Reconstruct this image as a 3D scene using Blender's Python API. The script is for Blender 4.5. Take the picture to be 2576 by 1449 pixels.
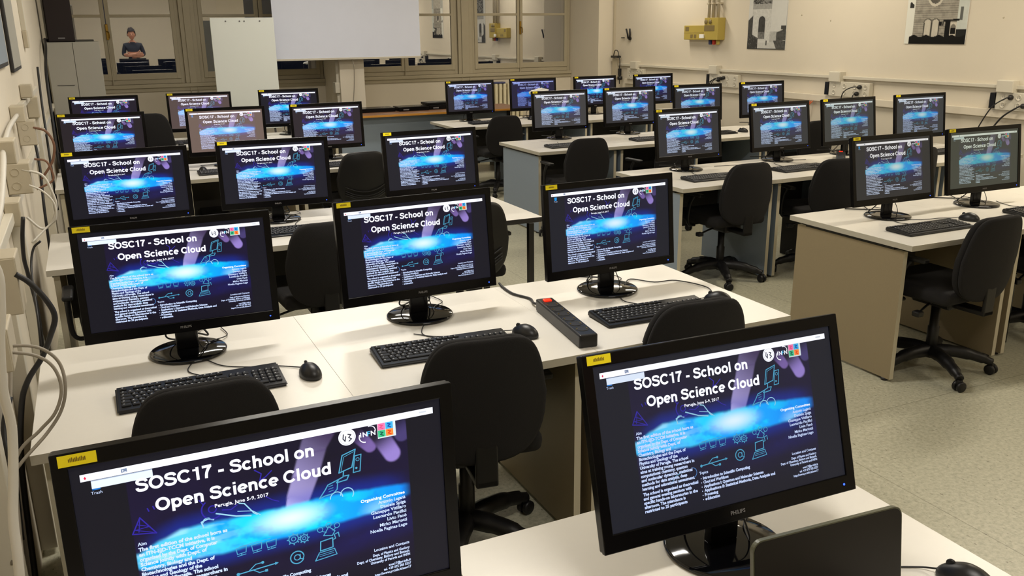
import bpy, bmesh, math, random
from mathutils import Vector, Matrix
random.seed(7)
PI = math.pi
sc = bpy.context.scene
for o in list(bpy.data.objects): bpy.data.objects.remove(o)
C = sc.collection

# ------------------------------------------------------------------ camera
CAM = Vector((-0.07735, -0.09681, 1.67656)); YAW, PITCH, ROLL, FPX = 0.43834, 0.28729, -0.01131, 2207.2
cy, sy, cp, sp = math.cos(YAW), math.sin(YAW), math.cos(PITCH), math.sin(PITCH)
fw = Vector((sy*cp, cy*cp, -sp)); rt = Vector((cy, -sy, 0)); up = rt.cross(fw)
rt2 = rt*math.cos(ROLL) + up*math.sin(ROLL); up2 = -rt*math.sin(ROLL) + up*math.cos(ROLL)
cd = bpy.data.cameras.new('camera'); cam = bpy.data.objects.new('camera', cd); C.objects.link(cam)
m = Matrix((rt2, up2, -fw)).transposed().to_4x4(); m.translation = CAM; cam.matrix_world = m
cd.sensor_width = 36; cd.lens = FPX/2576*36; cd.clip_start = 0.02; cd.clip_end = 100
sc.camera = cam
# ------------------------------------------------------------------ world, view
w = bpy.data.worlds.new('night'); sc.world = w; w.use_nodes = True
w.node_tree.nodes['Background'].inputs[0].default_value = (0.02, 0.03, 0.06, 1)
w.node_tree.nodes['Background'].inputs[1].default_value = 0.4
sc.view_settings.view_transform = 'Standard'; sc.view_settings.look = 'None'
sc.view_settings.gamma = 1; sc.view_settings.use_curve_mapping = False
sc.view_settings.exposure = 0.38
LAMP_W = 26.0
LAMP_COL = ((1.0, 0.95, 0.88), (1.0, 0.89, 0.72))   # left bank, right bank
LAMPS = [(1.15, 0.3), (1.15, 3.4), (1.15, 6.5), (2.3, 8.7), (5.5, 0.3), (5.5, 3.4), (5.5, 6.5), (5.7, 9.4)]

# ------------------------------------------------------------------ materials
def lin(r, g, b):
    f = lambda c: (c/255/12.92) if c/255 <= .04045 else ((c/255+.055)/1.055)**2.4
    return (f(r), f(g), f(b), 1)
def mat(name, col, rough=.5, metal=0, noise=0, scale=20, bump=0, bscale=200, spec=.5, emit=None, es=0, coat=0):
    m = bpy.data.materials.new(name); m.use_nodes = True; nt = m.node_tree; N = nt.nodes; L = nt.links
    p = N['Principled BSDF']; p.inputs['Base Color'].default_value = col
    p.inputs['Roughness'].default_value = rough; p.inputs['Metallic'].default_value = metal
    p.inputs['Specular IOR Level'].default_value = spec
    if coat: p.inputs['Coat Weight'].default_value = coat; p.inputs['Coat Roughness'].default_value = .05
    tc = N.new('ShaderNodeTexCoord')
    if noise:
        t = N.new('ShaderNodeTexNoise'); t.inputs['Scale'].default_value = scale; t.inputs['Detail'].default_value = 4
        L.new(tc.outputs['Object'], t.inputs['Vector'])
        mx = N.new('ShaderNodeMix'); mx.data_type = 'RGBA'; mx.blend_type = 'MIX'
        a = tuple(c*(1-noise) for c in col[:3])+(1,); b = tuple(min(1, c*(1+noise)) for c in col[:3])+(1,)
        mx.inputs['A'].default_value = a; mx.inputs['B'].default_value = b
        L.new(t.outputs['Fac'], mx.inputs['Factor']); L.new(mx.outputs['Result'], p.inputs['Base Color'])
    if bump:
        t2 = N.new('ShaderNodeTexNoise'); t2.inputs['Scale'].default_value = bscale
        L.new(tc.outputs['Object'], t2.inputs['Vector'])
        b = N.new('ShaderNodeBump'); b.inputs['Strength'].default_value = bump; b.inputs['Distance'].default_value = .002
        L.new(t2.outputs['Fac'], b.inputs['Height']); L.new(b.outputs['Normal'], p.inputs['Normal'])
    if emit: p.inputs['Emission Color'].default_value = emit; p.inputs['Emission Strength'].default_value = es
    return m
M = dict(
    wall=mat('wall_paint', lin(217, 208, 190), .85, noise=.03, scale=3, bump=.15, bscale=90),
    ceil=mat('ceiling_paint', lin(225, 222, 215), .9),
    desk=mat('white_laminate', lin(228, 224, 214), .30, noise=.015, scale=60),
    edge=mat('desk_edge_band', lin(176, 170, 154), .5),
    pgrey=mat('grey_panel', lin(134, 146, 158), .5, noise=.04, scale=120),
    pbeige=mat('beige_panel', lin(140, 126, 98), .55, noise=.05, scale=120),
    mpanel=mat('shaded_back_panel', lin(58, 54, 50), .6, noise=.05, scale=60),  # charcoal puts the shade under the desks into the panel colour
    pedge=mat('panel_edge', lin(190, 182, 160), .55),
    blackrail=mat('black_metal', lin(26, 24, 24), .45),
    bezel=mat('black_plastic', lin(9, 8, 9), .22, noise=.1, scale=40, spec=.22),
    gloss=mat('piano_black', lin(6, 6, 8), .07),
    kb=mat('keyboard_plastic', lin(14, 14, 16), .4),
    key=mat('key_plastic', lin(16, 16, 18), .5),
    legend=mat('key_legend', lin(190, 190, 190), .6),
    fabric=mat('black_fabric', lin(17, 15, 15), .95, noise=.25, scale=300, bump=.5, bscale=500),
    shell=mat('chair_plastic', lin(17, 16, 17), .45, spec=.4),
    yellow=mat('yellow_sticker', lin(246, 226, 10), .6),
    ink=mat('sticker_ink', lin(120, 95, 10), .6),
    logo=mat('logo_grey', lin(120, 118, 118), .4),
    cable=mat('black_cable', lin(24, 23, 24), .5),
    cgrey=mat('grey_cable', lin(150, 142, 128), .55),
    cwhite=mat('white_cable', lin(205, 200, 188), .5),
    cbrown=mat('brown_cable', lin(120, 84, 62), .6),
    corange=mat('orange_cable', lin(200, 92, 40), .5),
    wplas=mat('white_plastic', lin(206, 200, 184), .45),
    bplas=mat('cream_box_plastic', lin(188, 178, 156), .5, noise=.03, scale=30),
    frame=mat('window_paint', lin(172, 162, 138), .55, noise=.05, scale=14),
    brass=mat('brass', lin(150, 118, 50), .35, .8),
    radi=mat('radiator_enamel', lin(222, 212, 180), .4),
    cab=mat('cabinet_grey', lin(170, 168, 158), .5, noise=.03, scale=8),
    spk=mat('speaker_black', lin(34, 24, 24), .8, noise=.2, scale=400),
    screen=mat('projection_fabric', lin(226, 231, 246), .8, noise=.02, scale=6),
    board=mat('whiteboard_surface', lin(226, 230, 224), .4),
    wood=mat('orange_wood', lin(196, 136, 48), .45, noise=.12, scale=9),
    woodtop=mat('brown_wood', lin(120, 84, 56), .5, noise=.12, scale=9),
    ybox=mat('yellow_box_plastic', lin(178, 158, 76), .5),
    ybox2=mat('smoky_cover', lin(128, 112, 74), .3),
    red=mat('red_switch', lin(230, 40, 20), .3, emit=lin(255, 50, 20), es=.8),
    redp=mat('red_plastic', lin(190, 50, 35), .5), bluep=mat('blue_plastic', lin(60, 66, 110), .5),
    gold=mat('gold_contact', lin(220, 180, 80), .3, 1),
    led=mat('blue_led', lin(40, 70, 255), .3, emit=lin(40, 80, 255), es=2.5),
    white=mat('white_paper', lin(238, 238, 234), .7),
    skin=mat('skin', lin(196, 140, 112), .6), tee=mat('dark_tshirt', lin(38, 42, 52), .9, noise=.1, scale=60),
    jean=mat('dark_trousers', lin(28, 28, 34), .9), hair=mat('dark_hair', lin(30, 22, 18), .8, bump=1, bscale=120),
    blue=mat('blue_fabric', lin(24, 62, 130), .8), shoe=mat('shoe', lin(40, 36, 34), .6),
    lampbody=mat('lamp_body', lin(225, 225, 220), .4),
    tube=mat('lamp_glow', (1, 1, 1, 1), .5, emit=(1.0, .9, .74, 1), es=9.0),
    lapscreen=mat('laptop_screen', lin(34, 31, 29), .38, spec=.3),
    laprim=mat('laptop_rim', lin(88, 88, 70), .4),
)
# speckled vinyl floor
def floor_mat():
    m = bpy.data.materials.new('speckled_vinyl'); m.use_nodes = True; nt = m.node_tree; N = nt.nodes; L = nt.links
    p = N['Principled BSDF']; p.inputs['Roughness'].default_value = .38
    tc = N.new('ShaderNodeTexCoord')
    t = N.new('ShaderNodeTexNoise'); t.inputs['Scale'].default_value = 60; t.inputs['Detail'].default_value = 6; t.inputs['Roughness'].default_value = .7
    L.new(tc.outputs['Object'], t.inputs['Vector'])
    r = N.new('ShaderNodeValToRGB'); e = r.color_ramp.elements
    e[0].position = .3; e[0].color = lin(148, 146, 126); e[1].position = .7; e[1].color = lin(192, 189, 168)
    e.new(.5).color = lin(174, 171, 149)
    L.new(t.outputs['Fac'], r.inputs['Fac'])
    t2 = N.new('ShaderNodeTexNoise'); t2.inputs['Scale'].default_value = 95; t2.inputs['Detail'].default_value = 2
    mp = N.new('ShaderNodeMapping'); mp.inputs['Scale'].default_value = (1, .45, 1); L.new(tc.outputs['Object'], mp.inputs['Vector']); L.new(mp.outputs[0], t2.inputs['Vector'])
    r2 = N.new('ShaderNodeValToRGB'); e = r2.color_ramp.elements
    e[0].position = .27; e[0].color = (0, 0, 0, 1); e[1].position = .34; e[1].color = (1, 1, 1, 1)
    L.new(t2.outputs['Fac'], r2.inputs['Fac'])
    mx = N.new('ShaderNodeMix'); mx.data_type = 'RGBA'; mx.inputs['A'].default_value = lin(112, 108, 88)
    L.new(r2.outputs['Color'], mx.inputs['Factor']); L.new(r.outputs['Color'], mx.inputs['B'])
    br = N.new('ShaderNodeTexBrick'); br.offset = 0; br.inputs['Scale'].default_value = 1
    br.inputs['Brick Width'].default_value = 1.25; br.inputs['Row Height'].default_value = 1.25; br.inputs['Mortar Size'].default_value = .0022
    br.inputs['Color1'].default_value = (1, 1, 1, 1); br.inputs['Color2'].default_value = (1, 1, 1, 1); br.inputs['Mortar'].default_value = (.62, .62, .58, 1)
    L.new(tc.outputs['Object'], br.inputs['Vector'])
    mu = N.new('ShaderNodeMix'); mu.data_type = 'RGBA'; mu.blend_type = 'MULTIPLY'; mu.inputs['Factor'].default_value = 1
    L.new(mx.outputs['Result'], mu.inputs['A']); L.new(br.outputs['Color'], mu.inputs['B']); L.new(mu.outputs['Result'], p.inputs['Base Color'])
    return m
M['floor'] = floor_mat()
def glass_mat():
    m = bpy.data.materials.new('window_glass'); m.use_nodes = True; nt = m.node_tree; N = nt.nodes; L = nt.links
    N.remove(N['Principled BSDF']); out = N['Material Output']
    g = N.new('ShaderNodeBsdfGlossy'); g.inputs['Color'].default_value = (.92, .92, .92, 1); g.inputs['Roughness'].default_value = .012
    t = N.new('ShaderNodeBsdfTransparent'); t.inputs['Color'].default_value = (.75, .8, .85, 1)
    mx = N.new('ShaderNodeMixShader'); mx.inputs[0].default_value = .62
    L.new(t.outputs[0], mx.inputs[1]); L.new(g.outputs[0], mx.inputs[2]); L.new(mx.outputs[0], out.inputs['Surface'])
    return m
M['glass'] = glass_mat()
def display_mat():   # picture (vertex colours) shown by the panel; 'lift' = room light reflected off each panel, put into its emission
    m = bpy.data.materials.new('lcd_picture'); m.use_nodes = True; nt = m.node_tree; N = nt.nodes; L = nt.links
    p = N['Principled BSDF']; p.inputs['Base Color'].default_value = (.012, .012, .014, 1); p.inputs['Roughness'].default_value = .3; p.inputs['Specular IOR Level'].default_value = .14
    a = N.new('ShaderNodeAttribute'); a.attribute_name = 'picture'
    b = N.new('ShaderNodeAttribute'); b.attribute_type = 'OBJECT'; b.attribute_name = 'glare'
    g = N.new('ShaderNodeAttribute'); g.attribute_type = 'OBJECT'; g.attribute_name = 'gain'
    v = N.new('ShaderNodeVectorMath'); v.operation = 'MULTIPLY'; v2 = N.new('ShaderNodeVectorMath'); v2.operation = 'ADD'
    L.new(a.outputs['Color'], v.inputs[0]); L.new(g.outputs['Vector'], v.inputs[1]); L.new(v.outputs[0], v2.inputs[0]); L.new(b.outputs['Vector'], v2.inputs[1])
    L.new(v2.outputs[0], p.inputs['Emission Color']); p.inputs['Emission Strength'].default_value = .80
    return m
M['lcd'] = display_mat()
def paint_mat(name, rough=.6):   # printed picture: diffuse vertex colours
    m = bpy.data.materials.new(name); m.use_nodes = True; nt = m.node_tree; N = nt.nodes
    a = N.new('ShaderNodeAttribute'); a.attribute_name = 'picture'
    nt.links.new(a.outputs['Color'], N['Principled BSDF'].inputs['Base Color']); N['Principled BSDF'].inputs['Roughness'].default_value = rough; N['Principled BSDF'].inputs['Specular IOR Level'].default_value = .15
    return m
M['print'] = paint_mat('printed_picture')

# ------------------------------------------------------------------ helpers
def box(bm, x0, y0, z0, x1, y1, z1, bev=0, seg=2, mi=0, mtx=None):
    vs = [bm.verts.new(p) for p in ((x0,y0,z0),(x1,y0,z0),(x1,y1,z0),(x0,y1,z0),(x0,y0,z1),(x1,y0,z1),(x1,y1,z1),(x0,y1,z1))]
    fs = [bm.faces.new([vs[i] for i in q]) for q in ((0,3,2,1),(4,5,6,7),(0,1,5,4),(1,2,6,5),(2,3,7,6),(3,0,4,7))]
    for f in fs: f.material_index = mi
    allv = vs
    if bev:
        es = list({e for f in fs for e in f.edges})
        r = bmesh.ops.bevel(bm, geom=es, offset=bev, segments=seg, affect='EDGES', profile=.5)
        allv = list({v for f in r['faces'] for v in f.verts} | {v for v in vs if v.is_valid})
        for f in r['faces']: f.material_index = mi
    if mtx: bmesh.ops.transform(bm, matrix=mtx, verts=allv)
    return allv
def spline(pts, n=6):
    if len(pts) < 3: return [Vector(p) for p in pts]
    P = [Vector(p) for p in pts]; P = [P[0]*2-P[1]] + P + [P[-1]*2-P[-2]]; out = []
    for i in range(1, len(P)-2):
        a, b, c, d = P[i-1:i+3]
        for k in range(n):
            t = k/n
            out.append(.5*((2*b)+(c-a)*t+(2*a-5*b+4*c-d)*t*t+(3*b-a-3*c+d)*t**3))
    out.append(P[-2]); return out
def tube(bm, pts, r, seg=8, smooth=True, mi=0, flat=1.0):
    P = spline(pts) if smooth else [Vector(p) for p in pts]
    rings = []; u = None
    for i, p in enumerate(P):
        t = (P[min(i+1, len(P)-1)]-P[max(i-1, 0)]).normalized()
        if u is None:
            a = Vector((0, 0, 1)) if abs(t.z) < .9 else Vector((0, 1, 0)); u = t.cross(a).normalized()
        else: u = (u-t*u.dot(t)).normalized()
        v = t.cross(u); rr = r[min(i*len(r)//len(P), len(r)-1)] if isinstance(r, (list, tuple)) else r
        rings.append([bm.verts.new(p+u*math.cos(2*PI*k/seg)*rr+v*math.sin(2*PI*k/seg)*rr*flat) for k in range(seg)])
    for a, b in zip(rings, rings[1:]):
        for k in range(seg):
            f = bm.faces.new((a[k], a[(k+1) % seg], b[(k+1) % seg], b[k])); f.smooth = True; f.material_index = mi
    for q, s in ((rings[0], -1), (rings[-1], 1)):
        f = bm.faces.new(q if s > 0 else q[::-1]); f.material_index = mi
def lathe(bm, prof, seg=32, cx=0, cy=0, mi=0, smooth=True, mtx=None):
    rings = []; vs = []
    for r, z in prof:
        if r < 1e-6: rings.append([bm.verts.new((cx, cy, z))])
        else: rings.append([bm.verts.new((cx+r*math.cos(2*PI*k/seg), cy+r*math.sin(2*PI*k/seg), z)) for k in range(seg)])
        vs += rings[-1]
    for a, b in zip(rings, rings[1:]):
        for k in range(seg):
            k2 = (k+1) % seg
            q = [a[k % len(a)], a[k2 % len(a)], b[k2 % len(b)], b[k % len(b)]]
            q = list(dict.fromkeys(q))
            if len(q) > 2:
                f = bm.faces.new(q); f.smooth = smooth; f.material_index = mi
    if mtx: bmesh.ops.transform(bm, matrix=mtx, verts=vs)
def mk(name, bm, mats, parent=None, loc=None, normals=True):
    if isinstance(bm, bpy.types.Mesh): me = bm
    else:
        if normals: bmesh.ops.recalc_face_normals(bm, faces=bm.faces)
        me = bpy.data.meshes.new(name); bm.to_mesh(me); bm.free()
    for q in (mats if isinstance(mats, (list, tuple)) else [mats]): me.materials.append(q if not isinstance(q, str) else M[q])
    o = bpy.data.objects.new(name, me); C.objects.link(o)
    if parent: o.parent = parent
    if loc: o.location = loc
    return o
def B(): return bmesh.new()
def tag(o, label=None, cat=None, group=None, kind=None):
    if label: o['label'] = label
    if cat: o['category'] = cat
    if group: o['group'] = group
    if kind: o['kind'] = kind
    return o
def thing(name, label, cat, loc=(0, 0, 0), rz=0, group=None):
    o = bpy.data.objects.new(name, None); C.objects.link(o); o.empty_display_size = .05
    o.location = loc; o.rotation_euler = (0, 0, rz); return tag(o, label, cat, group)
def copy_tree(o, parent=None):
    c = o.copy(); C.objects.link(c)
    if parent: c.parent = parent
    for ch in list(o.children): copy_tree(ch, c)
    return c
def bx(name, dims, m, parent=None, bev=0, kind=None, loc=None):
    b = B(); box(b, *dims, bev=bev); o = mk(name, b, m, parent, loc)
    if kind: o['kind'] = kind
    return o
def text2d(s, size, align='LEFT', bold=0.0, sx=1.0, res=2):
    cu = bpy.data.curves.new('t', 'FONT'); cu.body = s; cu.size = size; cu.align_x = align; cu.offset = bold; cu.resolution_u = res
    cu.fill_mode = 'FRONT'
    o = bpy.data.objects.new('t', cu); C.objects.link(o); dg = bpy.context.evaluated_depsgraph_get(); dg.update()
    me = bpy.data.meshes.new_from_object(o.evaluated_get(dg))
    vs = [(v.co.x*sx, v.co.y) for v in me.vertices]; fs = [tuple(p.vertices) for p in me.polygons]
    bpy.data.objects.remove(o); bpy.data.curves.remove(cu); bpy.data.meshes.remove(me)
    return vs, fs

# ------------------------------------------------------------------ value noise
def h2(i, j, s=0):
    n = (i*374761393+j*668265263+s*974711) & 0xffffffff; n = ((n ^ (n >> 13))*1274126177) & 0xffffffff
    return ((n ^ (n >> 16)) & 0xffff)/65535
def vn(x, y, s=0):
    i, j = math.floor(x), math.floor(y); fx, fy = x-i, y-j; fx = fx*fx*(3-2*fx); fy = fy*fy*(3-2*fy)
    return (h2(i, j, s)*(1-fx)+h2(i+1, j, s)*fx)*(1-fy)+(h2(i, j+1, s)*(1-fx)+h2(i+1, j+1, s)*fx)*fy
def fbm(x, y, s=0): return .5*vn(x, y, s)+.25*vn(2*x, 2*y, s+1)+.15*vn(4*x, 4*y, s+2)+.1*vn(8*x, 8*y, s+3)
def ss(a, b, x):
    t = max(0, min(1, (x-a)/(b-a))); return t*t*(3-2*t)
def mixc(a, b, t): return tuple(a[i]*(1-t)+b[i]*t for i in range(3))
def segd(p, a, b):
    px, py = p[0]-a[0], p[1]-a[1]; dx, dy = b[0]-a[0], b[1]-a[1]; t = max(0, min(1, (px*dx+py*dy)/(dx*dx+dy*dy)))
    return math.hypot(px-dx*t, py-dy*t), t
def pl(pts, x):
    if x <= pts[0][0]: return pts[0][1]
    for (a, b), (c, d) in zip(pts, pts[1:]):
        if x <= c: return b+(d-b)*(x-a)/(c-a)
    return pts[-1][1]
def interp_grid(nx, ny, w, h, fn, y=0.0):
    """grid in the x-z plane, colours from fn(u, v) with u = 0..w/h from the left, v = 0..1 from the top"""
    V = []; F = []; K = []
    for j in range(ny+1):
        for i in range(nx+1):
            u = i/nx*w/h; v = j/ny; V.append((-w/2+w*i/nx, y, h-h*v)); K.append(fn(u, v))
    for j in range(ny):
        for i in range(nx):
            a = j*(nx+1)+i; F.append((a, a+nx+1, a+nx+2, a+1))
    return V, F, K
def colour_mesh(name, V, F, K):
    me = bpy.data.meshes.new(name); me.from_pydata(V, [], F); me.update()
    at = me.color_attributes.new('picture', 'FLOAT_COLOR', 'POINT')
    buf = []
    for k in K: buf += [k[0], k[1], k[2], 1.0]
    at.data.foreach_set('color', buf); return me

# ------------------------------------------------------------------ the picture on every monitor
AW, AH = .533, .300
L3 = lambda r, g, b: lin(r, g, b)[:3]
DARK = L3(14, 12, 24)
TOPB = [(.24, .50), (.33, .445), (.43, .418), (.92, .418), (1.3, .42), (1.57, .447)]
BOTB = [(.20, .555), (.27, .577), (.61, .584), (1.0, .578), (1.36, .565), (1.57, .505)]
def wallpaper(u, v):
    inside = .225 < u < 1.585 and v > .05
    c = L3(17, 17, 26) if not inside else DARK
    if not inside: return c
    # faint violet glow
    c = mixc(c, L3(34, 22, 70), .5*ss(.55, .2, abs(v-.45))*fbm(u*4, v*5, 3))
    c = mixc(c, L3(30, 30, 120), .55*ss(.10, 0, abs(v-.70+.1*(u-1.2)))*ss(.9, 1.3, u)*fbm(u*5, v*9, 9))
    # hand: thumb / fingers out of the top right, index finger touching the band
    ax = [((1.15, .03), .075), ((1.10, .12), .065), ((1.05, .26), .063), ((1.00, .38), .058), ((.96, .462), .036)]
    best = 9; tt = 0
    for k in range(len(ax)-1):
        d, t = segd((u, v), ax[k][0], ax[k+1][0]); r = ax[k][1]*(1-t)+ax[k+1][1]*t
        if d/r < best: best = d/r; tt = (k+t)/4
    if best < 1.12:
        base = mixc(L3(62, 50, 78), L3(156, 146, 196), ss(.0, .75, tt)); base = mixc(base, L3(225, 222, 255), ss(.75, 1, tt))
        side = ss(-.08, .08, u-(1.04-.35*(v-.25)))
        base = mixc(base, L3(60, 40, 80), .45*side*(1-tt))
        if abs(v-.275) < .006 or abs(v-.16) < .006: base = mixc(base, L3(80, 60, 110), .35)
        c = mixc(c, base, ss(1.12, .92, best))
    for (a, b, r0, r1, ka, kb) in (((1.30, .09), (1.385, .19), .04, .034, (30, 24, 44), (120, 96, 160)),
                                   ((1.43, .12), (1.50, .255), .05, .046, (34, 28, 46), (150, 128, 200)),
                                   ((1.52, .06), (1.56, .16), .06, .04, (30, 28, 50), (70, 60, 110))):
        d, t = segd((u, v), a, b); r = r0*(1-t)+r1*t
        if d < r*1.1: c = mixc(c, mixc(L3(*ka), L3(*kb), ss(.1, 1, t)), ss(1.1, .8, d/r)*.95)
    # luminous blue band
    wob = (fbm(u*9, v*4, 5)-.5)*.022
    tp, bt = pl(TOPB, u)+wob, pl(BOTB, u)+(fbm(u*7, 3.3, 6)-.5)*.02
    k = ss(-.014, .012, v-tp)*ss(-.016, .010, bt-v)*ss(.2, .24, u)*ss(1.60, 1.52, u)
    core = ss(.20, .0, math.hypot((u-.95)*.8, (v-.487)*2.2))
    n = fbm(u*11, v*16, 8)
    band = mixc(L3(0, 168, 255), L3(0, 214, 255), ss(.35, .60, n+.3*core))
    left = ss(.80, .45, u)
    band = mixc(band, L3(90, 205, 255), left*.8*ss(.35, .55, n+.1)); band = mixc(band, L3(175, 235, 255), .55*left*ss(.50, .66, fbm(u*6, v*30, 12)))
    band = mixc(band, L3(0, 120, 240), ss(1.15, 1.5, u)*.8)
    band = mixc(band, L3(225, 248, 255), core)
    blob = ss(.12, .0, math.hypot(u-1.40, (v-.545)*1.6))
    band = mixc(band, L3(150, 220, 255), blob*.6)
    c = mixc(c, band, k)
    halo = ss(.10, 0, min(abs(v-tp), abs(v-bt)))*ss(.2, .4, u)*ss(1.62, 1.4, u)
    c = mixc(c, L3(10, 60, 200), .35*halo*(1-k))
    return c
SV, SF, SK = interp_grid(320, 180, AW, AH, wallpaper)
def display_mesh(popup):
    V, F, K = list(SV), list(SF), list(SK)
    def P(u, v, lay): return (-AW/2+u*AH, -.00025*lay, AH-v*AH)
    def poly(pts, col, lay=1):
        b = len(V); V.extend(P(u, v, lay) for u, v in pts); K.extend([col]*len(pts)); F.append(tuple(range(b, b+len(pts)))[::-1])
    def rect(u0, v0, u1, v1, col, lay=1): poly([(u0, v0), (u1, v0), (u1, v1), (u0, v1)], col, lay)
    def disc(u, v, r, col, lay=1, n=20): poly([(u+r*math.cos(2*PI*k/n), v+r*math.sin(2*PI*k/n)) for k in range(n)], col, lay)
    def line(pts, wd, col, lay=2, closed=False):
        if closed: pts = list(pts)+[pts[0]]
        for (a, b), (c, d) in zip(pts, pts[1:]):
            l = math.hypot(c-a, d-b) or 1; nx, ny = -(d-b)/l*wd/2, (c-a)/l*wd/2; ex, ey = (c-a)/l*wd*.35, (d-b)/l*wd*.35
            poly([(a+nx-ex, b+ny-ey), (c+nx+ex, d+ny+ey), (c-nx+ex, d-ny+ey), (a-nx-ex, b-ny-ey)], col, lay)
    def arc(u, v, r, a0, a1, wd, col, n=14, sx=1, lay=2): line([(u+sx*r*math.cos(a0+(a1-a0)*k/n), v+r*math.sin(a0+(a1-a0)*k/n)) for k in range(n+1)], wd, col, lay)
    def text(s, u, v, size, col, align='LEFT', bold=0, fit=None, lay=3, res=2):
        vs, fs = text2d(s, size, 'LEFT', bold*size, 1, res)
        x0, x1 = min(p[0] for p in vs), max(p[0] for p in vs); k = (fit/(x1-x0)) if fit else 1
        off = -x0*k if align == 'LEFT' else (-x1*k if align == 'RIGHT' else -(x0+x1)/2*k)
        b = len(V); V.extend(P(u+x*k+off, v-y, lay) for x, y in vs); K.extend([col]*len(vs)); F.extend(tuple(b+i for i in f) for f in fs)
    W1 = (1.1, 1.12, 1.2); TX = L3(205, 222, 255); CY = L3(74, 158, 190); CY2 = L3(150, 205, 225); VI = L3(46, 36, 150)
    # desktop bar, menu and icons
    rect(.041, .042, 1.737, .0765, W1, 1)
    poly([(.061, .061-.008), (.067, .061), (.061, .061+.009), (.055, .061)], L3(225, 30, 70), 2)
    rect(.212, .05, .238, .068, L3(120, 135, 160), 2); line([(.217, .055), (.222, .059), (.217, .063)], .002, W1, 3); line([(.224, .065), (.234, .065)], .002, W1, 3)
    rect(1.66, .054, 1.70, .063, L3(205, 210, 215), 2)
    if popup:
        rect(.083, .0785, .344, .119, L3(226, 238, 250), 1); rect(.083, .0785, .344, .082, L3(150, 165, 190), 2)
        rect(.084, .119, .118, .126, L3(20, 110, 190), 1)
    else:
        poly([(.082, .088), (.118, .088), (.114, .128), (.086, .128)], L3(20, 150, 225), 1)
    text('Trash', .100, .146, .021, TX, 'CENTER')
    # heading, drawn stroke by stroke
    TH = .205
    def ell(cx, cy_, rx, ry, a0=0, a1=360, n=26): return [(cx+rx*math.cos(math.radians(a0+(a1-a0)*k/n)), cy_+ry*math.sin(math.radians(a0+(a1-a0)*k/n))) for k in range(n+1)]
    def spl(p): return [(q.x, q.y) for q in spline([(x, y, 0) for x, y in p], 5)]
    arch = spl([(.13, .36), (.155, .52), (.25, .625), (.36, .62), (.445, .54), (.46, .42), (.46, .2), (.46, 0)])
    GL = {'S': (.67, [spl([(.585, .71), (.54, .83), (.44, .895), (.32, .905), (.18, .87), (.115, .75), (.16, .62), (.32, .54), (.50, .46), (.575, .32), (.53, .17), (.42, .10), (.31, .095), (.18, .12), (.10, .20), (.08, .31)])]),
          'O': (.79, [ell(.395, .5, .30, .405)]), 'C': (.74, [ell(.39, .5, .30, .405, 38, 322)]),
          '1': (.56, [[(.34, 0), (.34, 1)], [(.09, .80), (.34, .80)]]), '7': (.56, [[(.04, .905), (.535, .905)], spl([(.47, .90), (.33, .64), (.245, .35), (.215, 0)])]),
          '-': (.38, [[(.04, .36), (.34, .36)]]), 'c': (.56, [ell(.295, .365, .205, .275, 42, 318)]), 'o': (.61, [ell(.305, .365, .21, .275)]),
          'h': (.60, [[(.13, 0), (.13, 1)], arch]), 'n': (.60, [[(.13, 0), (.13, .73)], arch]), 'l': (.275, [[(.135, 0), (.135, 1)]]),
          'i': (.275, [[(.135, 0), (.135, .72)], [(.135, .84), (.135, 1)]]), 'p': (.62, [[(.13, -.24), (.13, .73)], ell(.325, .365, .195, .275)]),
          'e': (.575, [[(.10, .36), (.49, .36)], ell(.295, .365, .205, .275, 0, 312)]), 'u': (.60, [[(.465, 0), (.465, .72)], [(x_, .72-y_) for x_, y_ in [(.595-q[0], q[1]) for q in arch]]]),
          'd': (.62, [[(.485, 0), (.485, 1)], ell(.29, .365, .195, .275)]), ' ': (.27, [])}
    def heading(s_, u0, v0, size, fit):
        tot = sum(GL[ch][0] for ch in s_); kx = fit/tot/size; x = u0
        for ch in s_:
            adv, strokes = GL[ch]
            for st_ in strokes:
                closed = math.hypot(st_[0][0]-st_[-1][0], st_[0][1]-st_[-1][1]) < 1e-3; b0 = len(V); n = len(st_)
                for i_ in range(n):
                    if closed: a_, c_ = st_[(i_-1) % (n-1)], st_[(i_+1) % (n-1)]
                    else: a_, c_ = st_[max(i_-1, 0)], st_[min(i_+1, n-1)]
                    dx, dy = (c_[0]-a_[0])*kx, c_[1]-a_[1]; l_ = math.hypot(dx, dy) or 1; nx, ny = -dy/l_*TH/2, dx/l_*TH/2
                    if ch == '1' and st_[0][1] == st_[-1][1] or ch == 'e' and len(st_) == 2: nx, ny = nx*.72, ny*.72
                    for sg in (1, -1):
                        V.append(P(x+(st_[i_][0]*kx+sg*nx)*size, v0-(st_[i_][1]+sg*ny)*size, 3)); K.append(W1)
                for i_ in range(n-1): F.append((b0+2*i_, b0+2*i_+1, b0+2*i_+3, b0+2*i_+2))
            x += adv*kx*size
    heading('SOSC17 - School on', .262, .179, .066, .838)
    heading('Open Science Cloud', .335, .294, .066, .842)
    text('Perugia, June 5-9, 2017', .598, .340, .026, W1, 'LEFT', .015, fit=.256)
    # emblems
    disc(1.27, .115, .045, W1, 1, 28); arc(1.27, .115, .038, 0, 2*PI, .002, L3(170, 170, 175), 24, 1)
    line([(1.252, .098), (1.248, .12), (1.258, .135), (1.263, .11)], .006, L3(50, 50, 60)); line([(1.275, .10), (1.29, .105), (1.278, .118), (1.292, .128), (1.278, .138)], .006, L3(50, 50, 60))
    for k, (ch, col) in enumerate((('I', W1), ('N', W1), ('F', L3(70, 190, 240)), ('N', W1))): text(ch, 1.338+(.0, .013, .037, .056)[k], .131, .036, col, 'LEFT', .02)
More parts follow.
